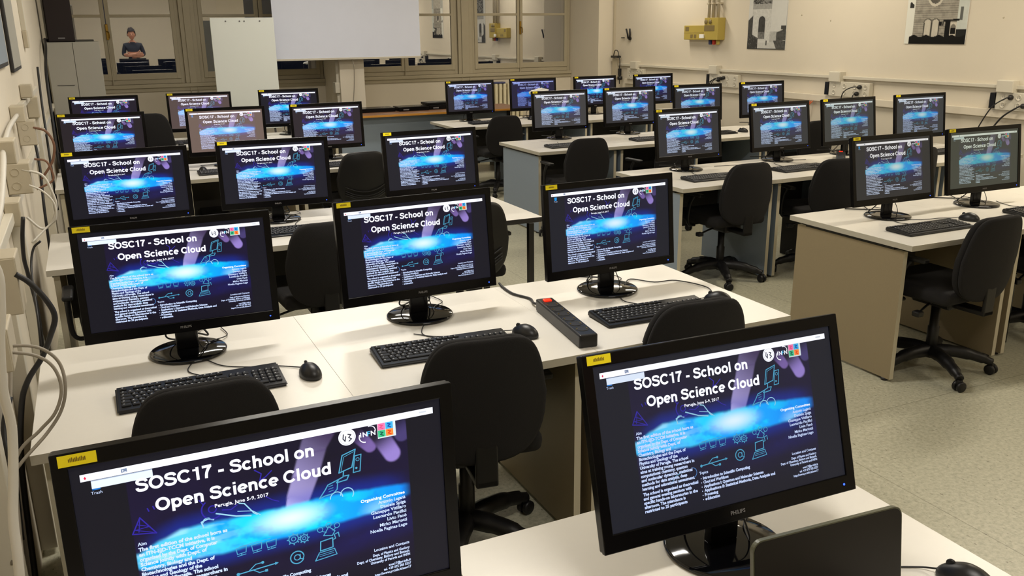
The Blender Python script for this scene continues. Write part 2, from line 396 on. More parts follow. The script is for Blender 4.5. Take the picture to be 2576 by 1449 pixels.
    arc(1.362, .132, .030, .5*PI, 1.15*PI, .005, W1, 8); arc(1.392, .106, .027, -.6*PI, .05*PI, .004, W1, 8)
    rect(1.430, .072, 1.528, .158, L3(215, 228, 225), 1)
    for (a, b, col, c2) in ((1.432, .076, (240, 120, 170), (225, 80, 120)), (1.474, .076, (60, 175, 225), (20, 70, 160)), (1.432, .114, (60, 190, 130), (15, 90, 70)), (1.474, .114, (250, 140, 60), (230, 60, 20))):
        rect(a, b, a+.04, b+.037, L3(*col), 2); line([(a+.012, b+.008), (a+.026, b+.013), (a+.013, b+.022), (a+.028, b+.03)], .006, L3(*c2), 3)
    # doodles
    line([(1.212, .300), (1.236, .208), (1.306, .188), (1.281, .283)], .006, CY, closed=True); line([(1.224, .292), (1.243, .219), (1.296, .2)], .003, CY)
    line([(1.236, .298), (1.232, .325), (1.21, .333), (1.195, .350), (1.25, .345), (1.262, .322), (1.24, .322)], .006, CY)
    line([(1.300, .225), (1.334, .222), (1.322, .312), (1.286, .314)], .005, CY, closed=True); disc(1.304, .292, .006, CY, 2); arc(1.314, .246, .009, 0, 2*PI, .003, CY, 10)
    line([(1.10, .418), (1.135, .375), (1.150, .352), (1.204, .335), (1.196, .385), (1.176, .404), (1.13, .408)], .006, CY, closed=True)
    for q in (0, .014, .028): line([(1.152, .362+q), (1.176, .358+q)], .003, CY)
    arc(1.189, .432, .032, PI, 2*PI, .005, CY2); arc(1.245, .424, .034, PI, 2.2*PI, .005, CY2)
    line([(.60, .372), (.69, .408), (.76, .423)], .007, CY2); line([(.71, .345), (.735, .352), (.775, .412), (.79, .424)], .006, CY2); line([(.70, .385), (.77, .40), (.805, .43)], .004, CY2)
    line([(.535, .43), (.528, .40), (.56, .39), (.585, .40)], .007, CY2); arc(.555, .405, .02, PI, 1.8*PI, .005, CY2)
    line([(.262, .308), (.325, .402), (.222, .384)], .006, VI, closed=True); line([(.245, .34), (.30, .362), (.235, .366), (.31, .395)], .004, VI); line([(.262, .308), (.25, .38)], .004, VI)
    arc(.585, .345, .05, .3*PI, 1.3*PI, .007, VI); arc(.585, .345, .018, 0, 1.7*PI, .006, VI); line([(.545, .31), (.53, .285)], .005, VI); line([(.63, .36), (.67, .368), (.70, .35)], .006, VI)
    line([(.80, .19), (.83, .215), (.82, .25), (.85, .235), (.88, .21)], .006, VI, 2); line([(.84, .34), (.87, .365), (.90, .38)], .005, VI); line([(.30, .27), (.305, .285)], .006, VI); line([(.325, .265), (.33, .28)], .006, VI)
    for a, b in ((.695, .598), (.770, .600), (.842, .601)):
        line([(a-.024, b-.017), (a+.026, b-.022), (a+.022, b+.012), (a-.02, b+.016)], .004, CY, closed=True); line([(a, b+.014), (a, b+.024)], .004, CY); line([(a-.02, b+.026), (a+.02, b+.023)], .004, CY)
    line([(.69, .574), (.84, .568)], .003, CY)
    for a, b, r in ((.953, .603, .024), (1.006, .613, .019)):
        arc(a, b, r, 0, 2*PI, .005, CY, 16); arc(a, b, r*.45, 0, 2*PI, .004, CY, 10)
        for k in range(8):
            t = k*PI/4; line([(a+r*math.cos(t), b+r*math.sin(t)), (a+1.35*r*math.cos(t), b+1.35*r*math.sin(t))], .006, CY)
    line([(1.105, .625), (1.135, .582), (1.165, .612), (1.15, .635)], .005, CY, closed=True)
    for a, b in ((1.09, .588), (1.178, .584), (1.135, .572)): arc(a, b, .014, 0, 2*PI, .004, CY, 10)
    line([(1.1, .6), (1.12, .61)], .004, CY); line([(1.17, .597), (1.155, .608)], .004, CY)
    line([(.665, .722), (.85, .712)], .006, CY); poly([(.85, .703), (.868, .711), (.85, .721)], CY, 2); disc(.668, .722, .009, CY, 2, 10)
    line([(.72, .718), (.755, .69), (.785, .689)], .005, CY); line([(.74, .717), (.77, .74), (.80, .738)], .005, CY); disc(.79, .689, .008, CY, 2, 8); rect(.798, .731, .812, .745, CY)
    arc(.962, .709, .034, .15*PI, 1.95*PI, .006, CY, 22); arc(.962, .709, .015, 0, 2*PI, .005, CY, 12); line([(.977, .695), (.977, .72), (.99, .724), (.996, .708)], .005, CY)
    line([(1.087, .655), (1.150, .648), (1.148, .7), (1.082, .706)], .006, CY, closed=True); line([(1.075, .715), (1.155, .71), (1.165, .745), (1.052, .755)], .005, CY, closed=True)
    for q in (.725, .735): line([(1.075, q+.002), (1.15, q-.003)], .003, CY)
    line([(1.15, .66), (1.165, .655), (1.16, .632), (1.182, .625), (1.185, .65)], .005, CY)
    arc(.60, .75, .03, -.5*PI, .5*PI, .004, L3(80, 130, 190), 10); line([(.44, .79), (.47, .75), (.53, .73)], .003, CY)
    # text blocks
    text('Aim', .236, .449, .024, TX, 'LEFT', .025)
    para = ['The first edition of the school born as', 'an ITN-EJD-TCCM initiative, it is', 'organised by the Dept. of Computer', 'Science jointly with Dept. of', 'Chemistry, Biology and', 'Biotechnologies and the Dept. of', 'Physics and Geology of the', 'University of Perugia. The school', 'aims at training young researchers in', 'computational chemistry, quantum', 'and molecular dynamics, statistical', 'methods for data analysis, deep', 'learning and educational assessment.', None, 'The school is organised as theoretical', 'and general evening sessions with', 'specific hands-on laboratories in the', 'afternoon. The attendance is', 'restricted to 25 participants']
    y = .478
    for s in para:
        if s is None: y += .008; continue
        text(s, .236, y, .0262, TX, 'LEFT', .045, fit=.0104*len(s)); y += .0258
    text('Topics', .646, .772, .024, TX, 'LEFT', .025)
    y = .806
    for k, s in enumerate(['Introduction to Scientific Computing', 'Cloud and Workflows', 'Applications I: Quantum and Molecular Sciences', 'Applications II: Statistical Methods, Data Analysis and', 'Processing', 'e-Education']):
        text(s, .668, y, .0255, TX, 'LEFT', .045, fit=.0099*len(s)); disc(.655, y-.007, .0035, TX, 2, 6); y += .0262
    text('Organising Committee', 1.552, .493, .024, W1, 'RIGHT', .02, fit=.24)
    for k, s in enumerate(['Antonio Laganà', 'Daniele Spiga', 'Giuseppe Vitillaro', 'Leonardo Pacifici', 'Livio Fanò', 'Mirko Mariotti', 'Noelia Faginas-Lago']):
        text(s, 1.554, .5215+k*.0262, .0255, TX, 'RIGHT', .025, fit=.0107*len(s))
    text('Location and Contacts', 1.558, .788, .0225, TX, 'RIGHT', .025, fit=.195)
    for k, s in enumerate(['Dept. of Physics and Geology', 'Dept. of Chemistry, Biology and Biotech.', 'University of Perugia and INFN']): text(s, 1.558, .817+k*.0205, .021, TX, 'RIGHT', .03, fit=.0073*len(s))
    for k, s in enumerate(['sosc17@pg.infn.it', 'tel. +39 075 585 5527', 'http://www.pg.infn.it/sosc17']): text(s, 1.560, .892+k*.0205, .020, TX, 'RIGHT', .03, fit=.0073*len(s))
    return colour_mesh('display', V, F, K)

# ------------------------------------------------------------------ monitor
MW, MH = .575, .3566
def make_monitor(popup=True):
    t = thing('monitor', '', 'monitor')
    b = B(); lathe(b, [(0, 0), (.112, 0), (.117, .003), (.118, .007), (.113, .0105), (.05, .013), (0, .0135)], 48); mk('stand_base', b, 'gloss', t)
    b = B(); box(b, -.034, .0, .010, .034, .022, .16, bev=.006, seg=3); mk('stand_neck', b, 'bezel', t)
    piv = (0, -.04, .081)
    b = B()   # casing: bezel ring with recessed panel, thicker middle at the back
    w, h = MW/2, MH; x0, x1, z0, z1 = -AW/2, AW/2, .0335, .0335+AH
    box(b, -w, 0, 0, w, .012, z0, bev=.0018); box(b, -w, 0, z1, w, .012, h, bev=.0018)
    box(b, -w, 0, z0-.003, x0, .012, z1+.003, bev=.0012); box(b, x1, 0, z0-.003, w, .012, z1+.003, bev=.0012)
    box(b, -w+.001, .008, .001, w-.001, .024, h-.001, bev=.003)
    box(b, -.19, .022, .06, .19, .046, .30, bev=.016, seg=3)
    c1 = mk('housing', b, 'bezel', t, piv)
    me = DM[popup]
    d = bpy.data.objects.new('display', me); C.objects.link(d); d.parent = t; d.location = piv
    d.delta_location = (0, 0, 0)
    d['glare'] = (0.0, 0.0, 0.0); d['gain'] = (1.0, 1.0, 1.0)
    b = B(); X = -w+.010; Z = h-.019
    box(b, X, -.0006, Z, X+.048, .0004, Z+.0165)
    s = mk('name_sticker', b, 'yellow', t, piv); s['label'] = 'yellow name sticker'
    vs, fs = text2d('', .01) if False else ([], [])
    b = B()
    for k in range(11): box(b, X+.013+k*.002, -.0009, Z+.006, X+.0142+k*.002, -.0005, Z+.0105+.001*((k*7) % 3))
    mk('sticker_print', b, 'ink', s)
    vs, fs = text2d('PHILIPS', .0105, 'CENTER', .0002)
    b = B(); bv = [b.verts.new((x, -.0004, .0135+y)) for x, y in vs]
    for f in fs: b.faces.new([bv[i] for i in f])
    mk('brand_lettering', b, 'logo', t, piv, normals=False)
    b = B(); lathe(b, [(0, 0), (.0022, 0), (.0022, .0008), (0, .0008)], 10, mtx=Matrix.Translation((w-.03, -.0003, .016)) @ Matrix.Rotation(PI/2, 4, 'X')); mk('power_light', b, 'led', t, piv)
    b = B()
    tube(b, [(.045, .0, .10), (.05, .03, .07), (.07, .09, .02), (.04, .16, .007), (-.06, .24, .006)], .0032)
    tube(b, [(-.05, .0, .10), (-.06, .04, .05), (-.03, .10, .016), (.02, .15, .009), (.09, .25, .006)], .0028)
    tube(b, [(.02, -.005, .10), (.03, -.03, .05), (.045, -.02, .016), (.07, .03, .016), (.13, .10, .006), (.12, .2, .006)], .0018)
    c = mk('cable', b, 'cable', t); c['label'] = 'black signal and power cables'
    return t
def tilt_monitor(t, deg):
    for ch in t.children:
        if ch.name.split('.')[0] in ('housing', 'display', 'name_sticker', 'brand_lettering', 'power_light'):
            ch.rotation_euler = (-math.radians(deg), 0, 0)
            if ch.name.startswith('display'):
                # sits 1 mm behind the bezel front, above the bottom frame
                a = math.radians(deg); ch.location = (0, -.04+.0335*math.sin(a)+.0035*math.cos(a), .081+.0335*math.cos(a)-.0035*math.sin(a))
DM = {True: display_mesh(True), False: display_mesh(False)}
for q in DM.values(): q.materials.append(M['lcd'])
DZ = .6995
RL = {'A': 'nearest left-bank desks', 'B': 'second left-bank row', 'C': 'third left-bank row', 'D': 'fourth left-bank row', 'E': 'farthest left-bank row',
      'F': 'nearest right-bank row', 'G': 'second right-bank row', 'H': 'third right-bank row', 'I': 'farthest right-bank row'}
POS3 = ['left', 'middle', 'right']; POS4 = ['first from aisle', 'second from aisle', 'third from aisle', 'last before wall']
S = 1.143
MON = [ # key, x, y of screen foot, yaw deg, tilt deg, popup, lift, gain
 ('A1', .085*S, .963*S, -.4, 3.6, 1, (0, 0, 0), (1.15, 1.15, 1.2)), ('A2', .812*S, .918*S, -2.1, 16.5, 1, (.006, .007, .009), (.9, .9, .95)),
 ('B1', .089*S, 2.344*S, -1.3, 5.8, 1, (0, 0, 0), (1.1, 1.1, 1.15)), ('B2', .777*S, 2.357*S, 2.6, 6.4, 1, (.001, .001, .002), (1, 1, 1.05)), ('B3', 1.439*S, 2.33*S, 1.9, 5.7, 0, (.006, .007, .009), (.9, .9, .95)),
 ('C1', .037*S, 3.998*S, 1.0, 3.1, 1, (0, 0, 0), (1, 1, 1.1)), ('C2', .664*S, 4.034*S, -3.7, 3.6, 1, (.001, .001, .002), (1, 1, 1.05)), ('C3', 1.434*S, 4.023*S, 2.3, 6.3, 1, (.003, .003, .004), (.95, .95, 1)),
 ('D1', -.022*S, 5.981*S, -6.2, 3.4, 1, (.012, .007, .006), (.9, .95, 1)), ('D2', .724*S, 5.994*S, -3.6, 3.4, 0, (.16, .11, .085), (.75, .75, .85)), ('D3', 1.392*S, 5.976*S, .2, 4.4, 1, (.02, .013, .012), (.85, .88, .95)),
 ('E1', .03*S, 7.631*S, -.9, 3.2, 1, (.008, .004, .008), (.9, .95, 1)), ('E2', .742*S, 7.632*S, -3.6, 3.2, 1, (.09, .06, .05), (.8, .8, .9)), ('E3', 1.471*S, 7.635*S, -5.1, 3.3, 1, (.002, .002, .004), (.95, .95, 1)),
 ('F1', 3.206*S, 2.754*S, -.2, 9.7, 0, (.026, .025, .02), (.62, .6, .56)), ('F2', 4.352, 3.15, -1, 8, 1, (.05, .052, .036), (.42, .45, .36)),
 ('G1', 3.236*S, 4.35*S, 2.5, 7.2, 1, (.022, .022, .02), (.75, .76, .76)), ('G2', 4.0*S, 4.39*S, 1.3, 8.9, 1, (.026, .027, .024), (.66, .68, .68)), ('G3', 5.267, 5.03, 2, 8, 1, (.036, .037, .03), (.5, .55, .5)), ('G4', 5.298*S, 4.413*S, -.1, 7.1, 1, (.036, .037, .032), (.5, .53, .55)),
 ('H1', 3.322*S, 6.18*S, -.2, 5.0, 1, (.045, .043, .04), (.7, .7, .72)), ('H2', 3.982*S, 6.189*S, -.1, 4.7, 1, (.025, .024, .022), (.72, .74, .78)), ('H3', 5.337, 7.07, -1, 5, 1, (.02, .019, .018), (.6, .65, .68)), ('H4', 6.147, 7.07, 1, 6, 1, (.02, .019, .018), (.58, .6, .66)),
 ('I1', 3.25*S, 7.874*S, .6, 4.0, 1, (.016, .013, .016), (.6, .65, .85)), ('I2', 4.489, 9.0, -2, 4, 1, (.012, .01, .03), (.3, .35, .65)), ('I3', 5.304, 9.0, 1, 4, 1, (.006, .005, .008), (.85, .88, .95)), ('I4', 6.118, 9.0, 2, 4, 1, (.01, .009, .012), (.62, .66, .78)),
]
SPEC = {'D2': 'black monitor with brownish wall glow painted over picture, middle of the fourth left-bank row', 'E2': 'black monitor with painted brown wall glow on picture, middle of the farthest left-bank row',
        'I2': 'black monitor with dim violet-blue picture, second in the farthest right-bank row', 'A1': 'large foreground black monitor cut by the bottom edge, nearest left-bank desk',
        'A2': 'tilted-back black monitor with laptop before it, right end of nearest desks', 'F2': 'black monitor with pale greenish picture at right edge, nearest right-bank row'}
protos = {}
for key, x, y, yw, tl, pop, glare, gain in MON:
    if pop not in protos: protos[pop] = make_monitor(bool(pop)); o = protos[pop]
    else: o = copy_tree(protos[pop])
    a = math.radians(yw); row = key[0]; i = int(key[1])-1
    o.rotation_euler = (0, 0, a); o.location = (x-.04*math.sin(a), y+.04*math.cos(a), DZ)
    tilt_monitor(o, tl)
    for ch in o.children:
        if ch.name.startswith('display'): ch['glare'] = glare; ch['gain'] = gain
    pos = (POS3 if row in 'ABCDE' else POS4)[i]
    tag(o, SPEC.get(key, f'black monitor with yellow sticker and event poster, {pos}, {RL[row]}'), 'monitor', 'monitors showing the same event poster')

# ------------------------------------------------------------------ keyboards and mice
def make_keyboard():
    t = thing('keyboard', '', 'keyboard')
    b = B()
    o_ = [(-.225, -.078, .004, .011), (.225, -.078, .004, .011), (.225, .078, .006, .022), (-.225, .078, .006, .022)]
    vb = [b.verts.new((p[0], p[1], 0.001)) for p in o_]; vt = [b.verts.new((p[0], p[1], p[3])) for p in o_]
    b.faces.new(vb[::-1]); b.faces.new(vt)
    for k in range(4): b.faces.new((vb[k], vb[(k+1) % 4], vt[(k+1) % 4], vt[k]))
    bmesh.ops.bevel(b, geom=[e for e in b.edges], offset=.0045, segments=3, affect='EDGES')
    case = mk('case', b, 'kb', t)
    zt = lambda y: .011+(y+.078)/.156*.011
    def block(name, x0, cols, rows, widths=None):
        b = B()
        for r in range(rows[0], rows[1]):
            y = .056-r*.0195-(0.006 if r else 0); ws = (widths or {}).get(r, [1]*cols); x = x0
            for wd in ws:
                if wd < 0: x += -wd*.019; continue
                z = zt(y); x1 = x+wd*.019-.0022
                box(b, x, y-.0085, z-.002, x1, y+.0085, z+.0045, bev=.0018, seg=1)
                cx = x+min(wd, 1)*.0065
                box(b, cx-.002, y+.0005, z+.00451, cx+.002, y+.0042, z+.0047, mi=1)
                x = x1+.0022
        return mk(name, b, ['key', 'legend'], t)
    block('function_keys', -.212, 12, (0, 1), {0: [1, -.8, 1, 1, 1, 1, -.4, 1, 1, 1, 1, -.4, 1, 1, 1, 1]})
    block('letter_keys', -.212, 15, (1, 6), {1: [1]*13+[2], 2: [1.5]+[1]*12+[1.5], 3: [1.8]+[1]*11+[2.2], 4: [1.3]+[1]*11+[2.7], 5: [1.4, 1.1, 1.3, 5.8, 1.3, 1.1, 1.1, 1.9]})
    block('navigation_keys', .078, 3, (1, 3), {1: [1, 1, 1], 2: [1, 1, 1]})
    block('arrow_keys', .078, 3, (4, 6), {4: [-1, 1], 5: [1, 1, 1]})
    block('number_keys', .141, 4, (1, 6), {1: [1]*4, 2: [1]*4, 3: [1]*4, 4: [1]*4, 5: [2, 1, 1]})
    b = B(); tube(b, [(.03, .075, .012), (.02, .10, .004), (-.02, .16, .003), (-.01, .22, .003), (.03, .30, .003)], .0018); mk('cable', b, 'cable', t)
    return t
def make_mouse():
    t = thing('mouse', '', 'mouse')
    b = B(); bmesh.ops.create_uvsphere(b, u_segments=24, v_segments=14, radius=1)
    for v in b.verts:
        x, y, z = v.co; v.co = Vector((x*.030*(1-.12*y), y*.052, max(z, -.15)*.036*(1-.22*y*(y > 0))+.006))
    for f in b.faces: f.smooth = True
    mk('body', b, 'kb', t)
    b = B(); lathe(b, [(0, -.003), (.008, -.003), (.009, 0), (.008, .003), (0, .003)], 14, mtx=Matrix.Translation((0, .028, .031)) @ Matrix.Rotation(PI/2, 4, 'Y')); mk('scroll_wheel', b, 'shell', t)
    b = B(); tube(b, [(0, .05, .010), (-.01, .08, .004), (-.06, .13, .003), (-.12, .16, .003), (-.19, .22, .003), (-.22, .30, .003)], .0018); mk('cable', b, 'cable', t)
    return t
KB = [('B1', .105, 2.371, 0), ('B2', .838, 2.362, -3), ('B3', 1.635, 2.372, -2), ('C2', .83, 4.30, -2), ('C3', 1.64, 4.25, 0), ('D1', .02, 6.50, 0), ('D2', .78, 6.52, 0), ('D3', 1.66, 6.45, 0), ('E2', .69, 8.52, 0),
      ('F1', 3.61, 2.87, 0), ('F2', 4.50, 2.90, 0), ('G1', 3.64, 4.615, 0), ('G2', 4.42, 4.64, 3), ('G4', 6.04, 4.74, 0), ('H1', 3.62, 6.56, 0), ('H2', 4.50, 6.60, 0), ('H3', 5.22, 6.66, 0), ('I1', 3.80, 8.70, 0)]
MS = [('B1', .405, 2.345, 8), ('B2', 1.125, 2.371, 25), ('B3', 1.925, 2.384, 40), ('C1', .42, 4.30, 0), ('D1', .60, 6.62, 0), ('F1', 3.955, 2.925, 20), ('H3', 5.56, 6.66, 25), ('I2', 4.345, 8.80, 0), ('A2', 1.245, .80, 20), ('G2', 4.76, 4.66, 0)]
pk = make_keyboard(); pm = make_mouse()
LOOKK = {'B1': 'black keyboard lying left of the first mouse', 'B2': 'black keyboard behind the middle chair back', 'B3': 'black keyboard right of the power strip'}
for i, (key, x, y, r) in enumerate(KB):
    o = pk if i == 0 else copy_tree(pk); o.location = (x, y, DZ); o.rotation_euler = (0, 0, math.radians(r))
    pos = (POS3 if key[0] in 'ABCDE' else POS4)[int(key[1])-1]
    tag(o, LOOKK[key]+', second left-bank row' if key in LOOKK else f'black keyboard before the {pos} monitor, {RL[key[0]]}', 'keyboard', 'black keyboards on the desks')
for i, (key, x, y, r) in enumerate(MS):
    o = pm if i == 0 else copy_tree(pm); o.location = (x, y, DZ); o.rotation_euler = (0, 0, math.radians(r))
    pos = (POS3 if key[0] in 'ABCDE' else POS4)[int(key[1])-1]
    tag(o, 'black mouse right of the laptop at the bottom corner' if key == 'A2' else f'black wired mouse beside the {pos} keyboard, {RL[key[0]]}', 'mouse', 'black computer mice')

# ------------------------------------------------------------------ desks
def make_desk(pmat, W=.80, black=False):
    t = thing('desk', '', 'desk')
    b = B(); box(b, .0002, 0, DZ-.0265, W-.0002, .80, DZ, bev=.0007, mi=0)
    b.normal_update()
    for f in b.faces:
        if abs(f.normal.z) < .5: f.material_index = 1
    mk('tabletop', b, ['desk', 'blackrail' if black else 'edge'], t)
    for x in (.022, W-.047):
        b = B()
        if black:
            xx = x+.004
            box(b, xx, .08, 0, xx+.03, .11, .65); box(b, xx, .70, 0, xx+.03, .73, .65); box(b, xx, .08, .03, xx+.03, .73, .06)
            mk('leg_frame', b, 'blackrail', t); continue
        box(b, x, .06, .014, x+.025, .76, .655)
        b.normal_update()
        for f in b.faces:
            if abs(f.normal.x) < .5: f.material_index = 1
        mk('side_panel', b, [pmat, 'pedge'], t)
        for y in (.10, .70):
            b = B(); lathe(b, [(0, 0), (.017, 0), (.017, .014), (0, .014)], 12, x+.0125, y); mk('foot', b, 'blackrail', t)
    b = B(); box(b, .022, .12, .655, .047, .70, .674); box(b, W-.047, .12, .655, W-.022, .70, .674); box(b, .03, .52, .64, W-.03, .55, .672); mk('rail', b, 'blackrail', t)
    b = B(); box(b, .05, .60, .30, W-.05, .618, .655); mk('modesty_panel', b, 'mpanel', t)
    return t
DESK = []
for row, y0, xs in (('A', .52, (-.36, .435)), ('B', 2.137, (-.3215, .4785, 1.265)), ('C', 4.05, (-.345, .455, 1.255)), ('D', 6.30, (-.36, .44, 1.24)), ('E', 8.20, (-.36, .44, 1.24)),
                    ('F', 2.66, (3.246, 4.046, 4.846)), ('G', 4.38, (3.215, 4.015, 4.815, 5.615)), ('H', 6.345, (3.205, 4.005, 4.805, 5.605)), ('I', 8.40, (3.30, 4.10, 4.90, 5.70))):
    for i, x in enumerate(xs): DESK.append((row, i, x, y0))
dp = {}
for row, i, x, y0 in DESK:
    kind = 'k' if (row == 'C' and i == 2) else ('g' if row in 'GHI' else 'b')
    if kind not in dp: dp[kind] = make_desk('pgrey' if kind in 'gk' else 'pbeige', .80, kind == 'k'); o = dp[kind]
    else: o = copy_tree(dp[kind])
    o.location = (x, y0, 0)
    o.scale = (1, 1, 1)
    if row == 'A': o.scale = ((.99, 1, 1), (1.1375, 1, 1))[i]
    if row == 'B' and i == 1: o.scale = (.983, 1, 1)
    if row == 'B' and i == 2: o.scale = (.983, 1, 1)
    pos = (POS3 if row in 'ABCDE' else POS4)[i]
    if row == 'A': pos = POS3[i*2]
    lab = 'white-topped desk with black edge and black metal legs, third left-bank row' if kind == 'k' else f'white-topped desk with {"grey" if kind == "g" else "beige"} side panels, {pos}, {RL[row]}'
    tag(o, lab, 'desk', 'desks of the computer room')

# ------------------------------------------------------------------ chairs
def back_outline(n=40):
    pts = []
    for k in range(n):
        t = 2*PI*k/n; c, s = math.cos(t), math.sin(t)
        e = .40 if s > 0 else .62
        X = abs(c)**e*(1 if c > 0 else -1); Z = abs(s)**e*(1 if s > 0 else -1)
        wd = .198-.045*max(0, Z)**1.2-.012*max(0, -Z)**1.5
        pts.append((X*wd, Z*.205))
    return pts
def make_chair(ribbed=False):
    t = thing('office_chair', '', 'chair')
    b = B()   # back cushion + shell, leaning back; the chair faces +y
    ol = back_outline()
    def slab(b, y0, y1, inset, mi=0):
        rings = []
        for (yy, sc_) in ((y0, .93), (y0+(y1-y0)*.18, .985), (y0+(y1-y0)*.5, 1), (y1-(y1-y0)*.18, .985), (y1, .93)):
            rings.append([b.verts.new((px*(sc_-inset), yy+1.1*px*px-.10*(pz)+.25*pz*pz, pz*(sc_-inset)+.635)) for px, pz in ol])
        n = len(ol)
        for a, c in zip(rings, rings[1:]):
            for k in range(n):
                f = b.faces.new((a[k], a[(k+1) % n], c[(k+1) % n], c[k])); f.smooth = True; f.material_index = mi
        for q in (rings[0], rings[-1]):
            cx = sum((v.co for v in q), Vector())/n
            prev = q; 
            for s_ in (.66, .33):
                nr = []
                for k, (px, pz) in enumerate(ol):
                    base = q[k].co; X = px*s_; Zz = pz*s_
                    off = q[k].co.y-(1.1*px*px-.10*pz+.25*pz*pz)
                    nr.append(b.verts.new((X*.93, off+1.1*X*X-.10*Zz+.25*Zz*Zz, Zz*.93+.635)))
                for k in range(n):
                    f = b.faces.new((prev[k], prev[(k+1) % n], nr[(k+1) % n], nr[k])); f.smooth = True; f.material_index = mi
                prev = nr
            f = b.faces.new(prev); f.smooth = True; f.material_index = mi
    slab(b, -.268, -.232, .02); mk('backrest', b, 'fabric', t)
    b = B(); slab(b, -.294, -.268, 0)
    if ribbed:
        for q in (.50, .515, .53, .56):
            tube(b, [(-.15, -.30+.012+.025, q+.03), (-.08, -.2935+.005, q), (0, -.2955, q-.012), (.08, -.2935+.005, q), (.15, -.30+.012+.025, q+.03)], .004, 6)
    mk('back_shell', b, 'shell' if ribbed else 'fabric', t)
    b = B(); box(b, -.23, -.20, .405, .23, .24, .47, bev=.03, seg=4)
    for v in b.verts:
        v.co.x *= 1-.12*max(0, -v.co.y/.2); v.co.z += .25*v.co.y*v.co.y*(1 if v.co.z > .43 else .4)
    for f in b.faces: f.smooth = True
    mk('seat', b, 'fabric', t)
    b = B(); box(b, -.035, -.272, .36, .035, -.255, .52, bev=.006); box(b, -.035, -.272, .36, .035, -.05, .385, bev=.006); box(b, -.07, -.12, .35, .07, .10, .408, bev=.015); mk('back_support', b, 'shell', t)
    b = B(); tube(b, [(-.05, -.02, .38), (-.15, -.05, .372), (-.235, -.08, .362)], .006); box(b, -.265, -.10, .345, -.225, -.06, .372, bev=.006); mk('lever', b, 'shell', t)
    for s in (-1, 1):
        b = B(); tube(b, [(s*.20, .04, .395), (s*.24, .04, .40), (s*.258, .04, .44), (s*.258, .02, .55), (s*.25, -.01, .61)], [.014, .014, .016, .016, .018], 8, flat=.7)
        box(b, s*.25-.022, -.10, .606, s*.25+.022, .10, .628, bev=.009, seg=3); mk('armrest', b, 'shell', t)
    b = B(); lathe(b, [(0, .07), (.027, .07), (.027, .23), (.022, .235), (.022, .36), (0, .36)], 20); mk('gas_lift', b, 'shell', t)
    for k in range(5):
        a = 2*PI*k/5+.5; ca, sa = math.cos(a), math.sin(a); b = B()
        tube(b, [(.01*ca, .01*sa, .105), (.12*ca, .12*sa, .105), (.22*ca, .22*sa, .085), (.285*ca, .285*sa, .062)], [.034, .031, .026, .020], 8)
        lg = mk('base_leg', b, 'shell', t)
        b = B()
        for s in (-1, 1):
            mt = Matrix.Translation((.285*ca, .285*sa, .026)) @ Matrix.Rotation(a+.6*k, 4, 'Z') @ Matrix.Translation((0, s*.014, 0)) @ Matrix.Rotation(PI/2, 4, 'X')
            lathe(b, [(0, -.009), (.021, -.009), (.026, -.005), (.026, .005), (.021, .009), (0, .009)], 18, mtx=mt)
        box(b, .285*ca-.012, .285*sa-.012, .03, .285*ca+.012, .285*sa+.012, .058, bev=.005)
        mk('castor', b, 'shell', lg)
    return t
CH = [('B1', .078, 2.34, 2, 0), ('B2', .885, 2.33, -8, 0), ('B3', 1.63, 2.34, -4, 0), ('C1', -.02, 3.95, 0, 0), ('C2', .83, 4.10, 0, 0), ('C3', 1.62, 4.20, -3, 1), ('D3', 1.66, 6.38, 0, 1), ('E1', .31, 7.78, 0, 0),
      ('F1', 3.585, 2.76, 3, 0), ('F2', 4.50, 2.90, 0, 0), ('G1', 3.70, 4.585, 0, 0), ('G2', 4.42, 4.45, -15, 0), ('G3', 5.20, 4.57, 6, 0), ('H1', 3.49, 6.26, -4, 0), ('H2', 4.20, 6.10, 5, 0), ('H4', 5.98, 6.36, 0, 0), ('I1', 3.72, 8.32, -6, 0)]
cps = {}
CL = {'B1': 'black chair back in front of the first keyboard, second left-bank row', 'B2': 'black swivel chair between the two foreground monitors, turned slightly right', 'B3': 'black chair back rising behind the foreground right monitor',
      'C2': 'plain black chair back seen between the left and middle second-row monitors', 'C3': 'black ribbed-shell chair just right of the middle second-row monitor', 'D3': 'black ribbed-shell chair under the third monitor of the fourth left-bank row',
      'F1': 'black swivel chair with star base at the right edge, nearest right-bank row', 'G1': 'black swivel chair in the aisle, fully visible star base, second right-bank row'}
for key, x, y, r, kind in CH:
    if kind not in cps: cps[kind] = make_chair(bool(kind)); o = cps[kind]
    else: o = copy_tree(cps[kind])
    o.location = (x, y, 0); o.rotation_euler = (0, 0, math.radians(r))
    if key == 'E1': o.scale = (1, 1, 1.27)
    pos = (POS3 if key[0] in 'ABCDE' else POS4)[int(key[1])-1]
    tag(o, CL.get(key, f'black office chair at the {pos} desk, {RL[key[0]]}'), 'chair', 'black office chairs')

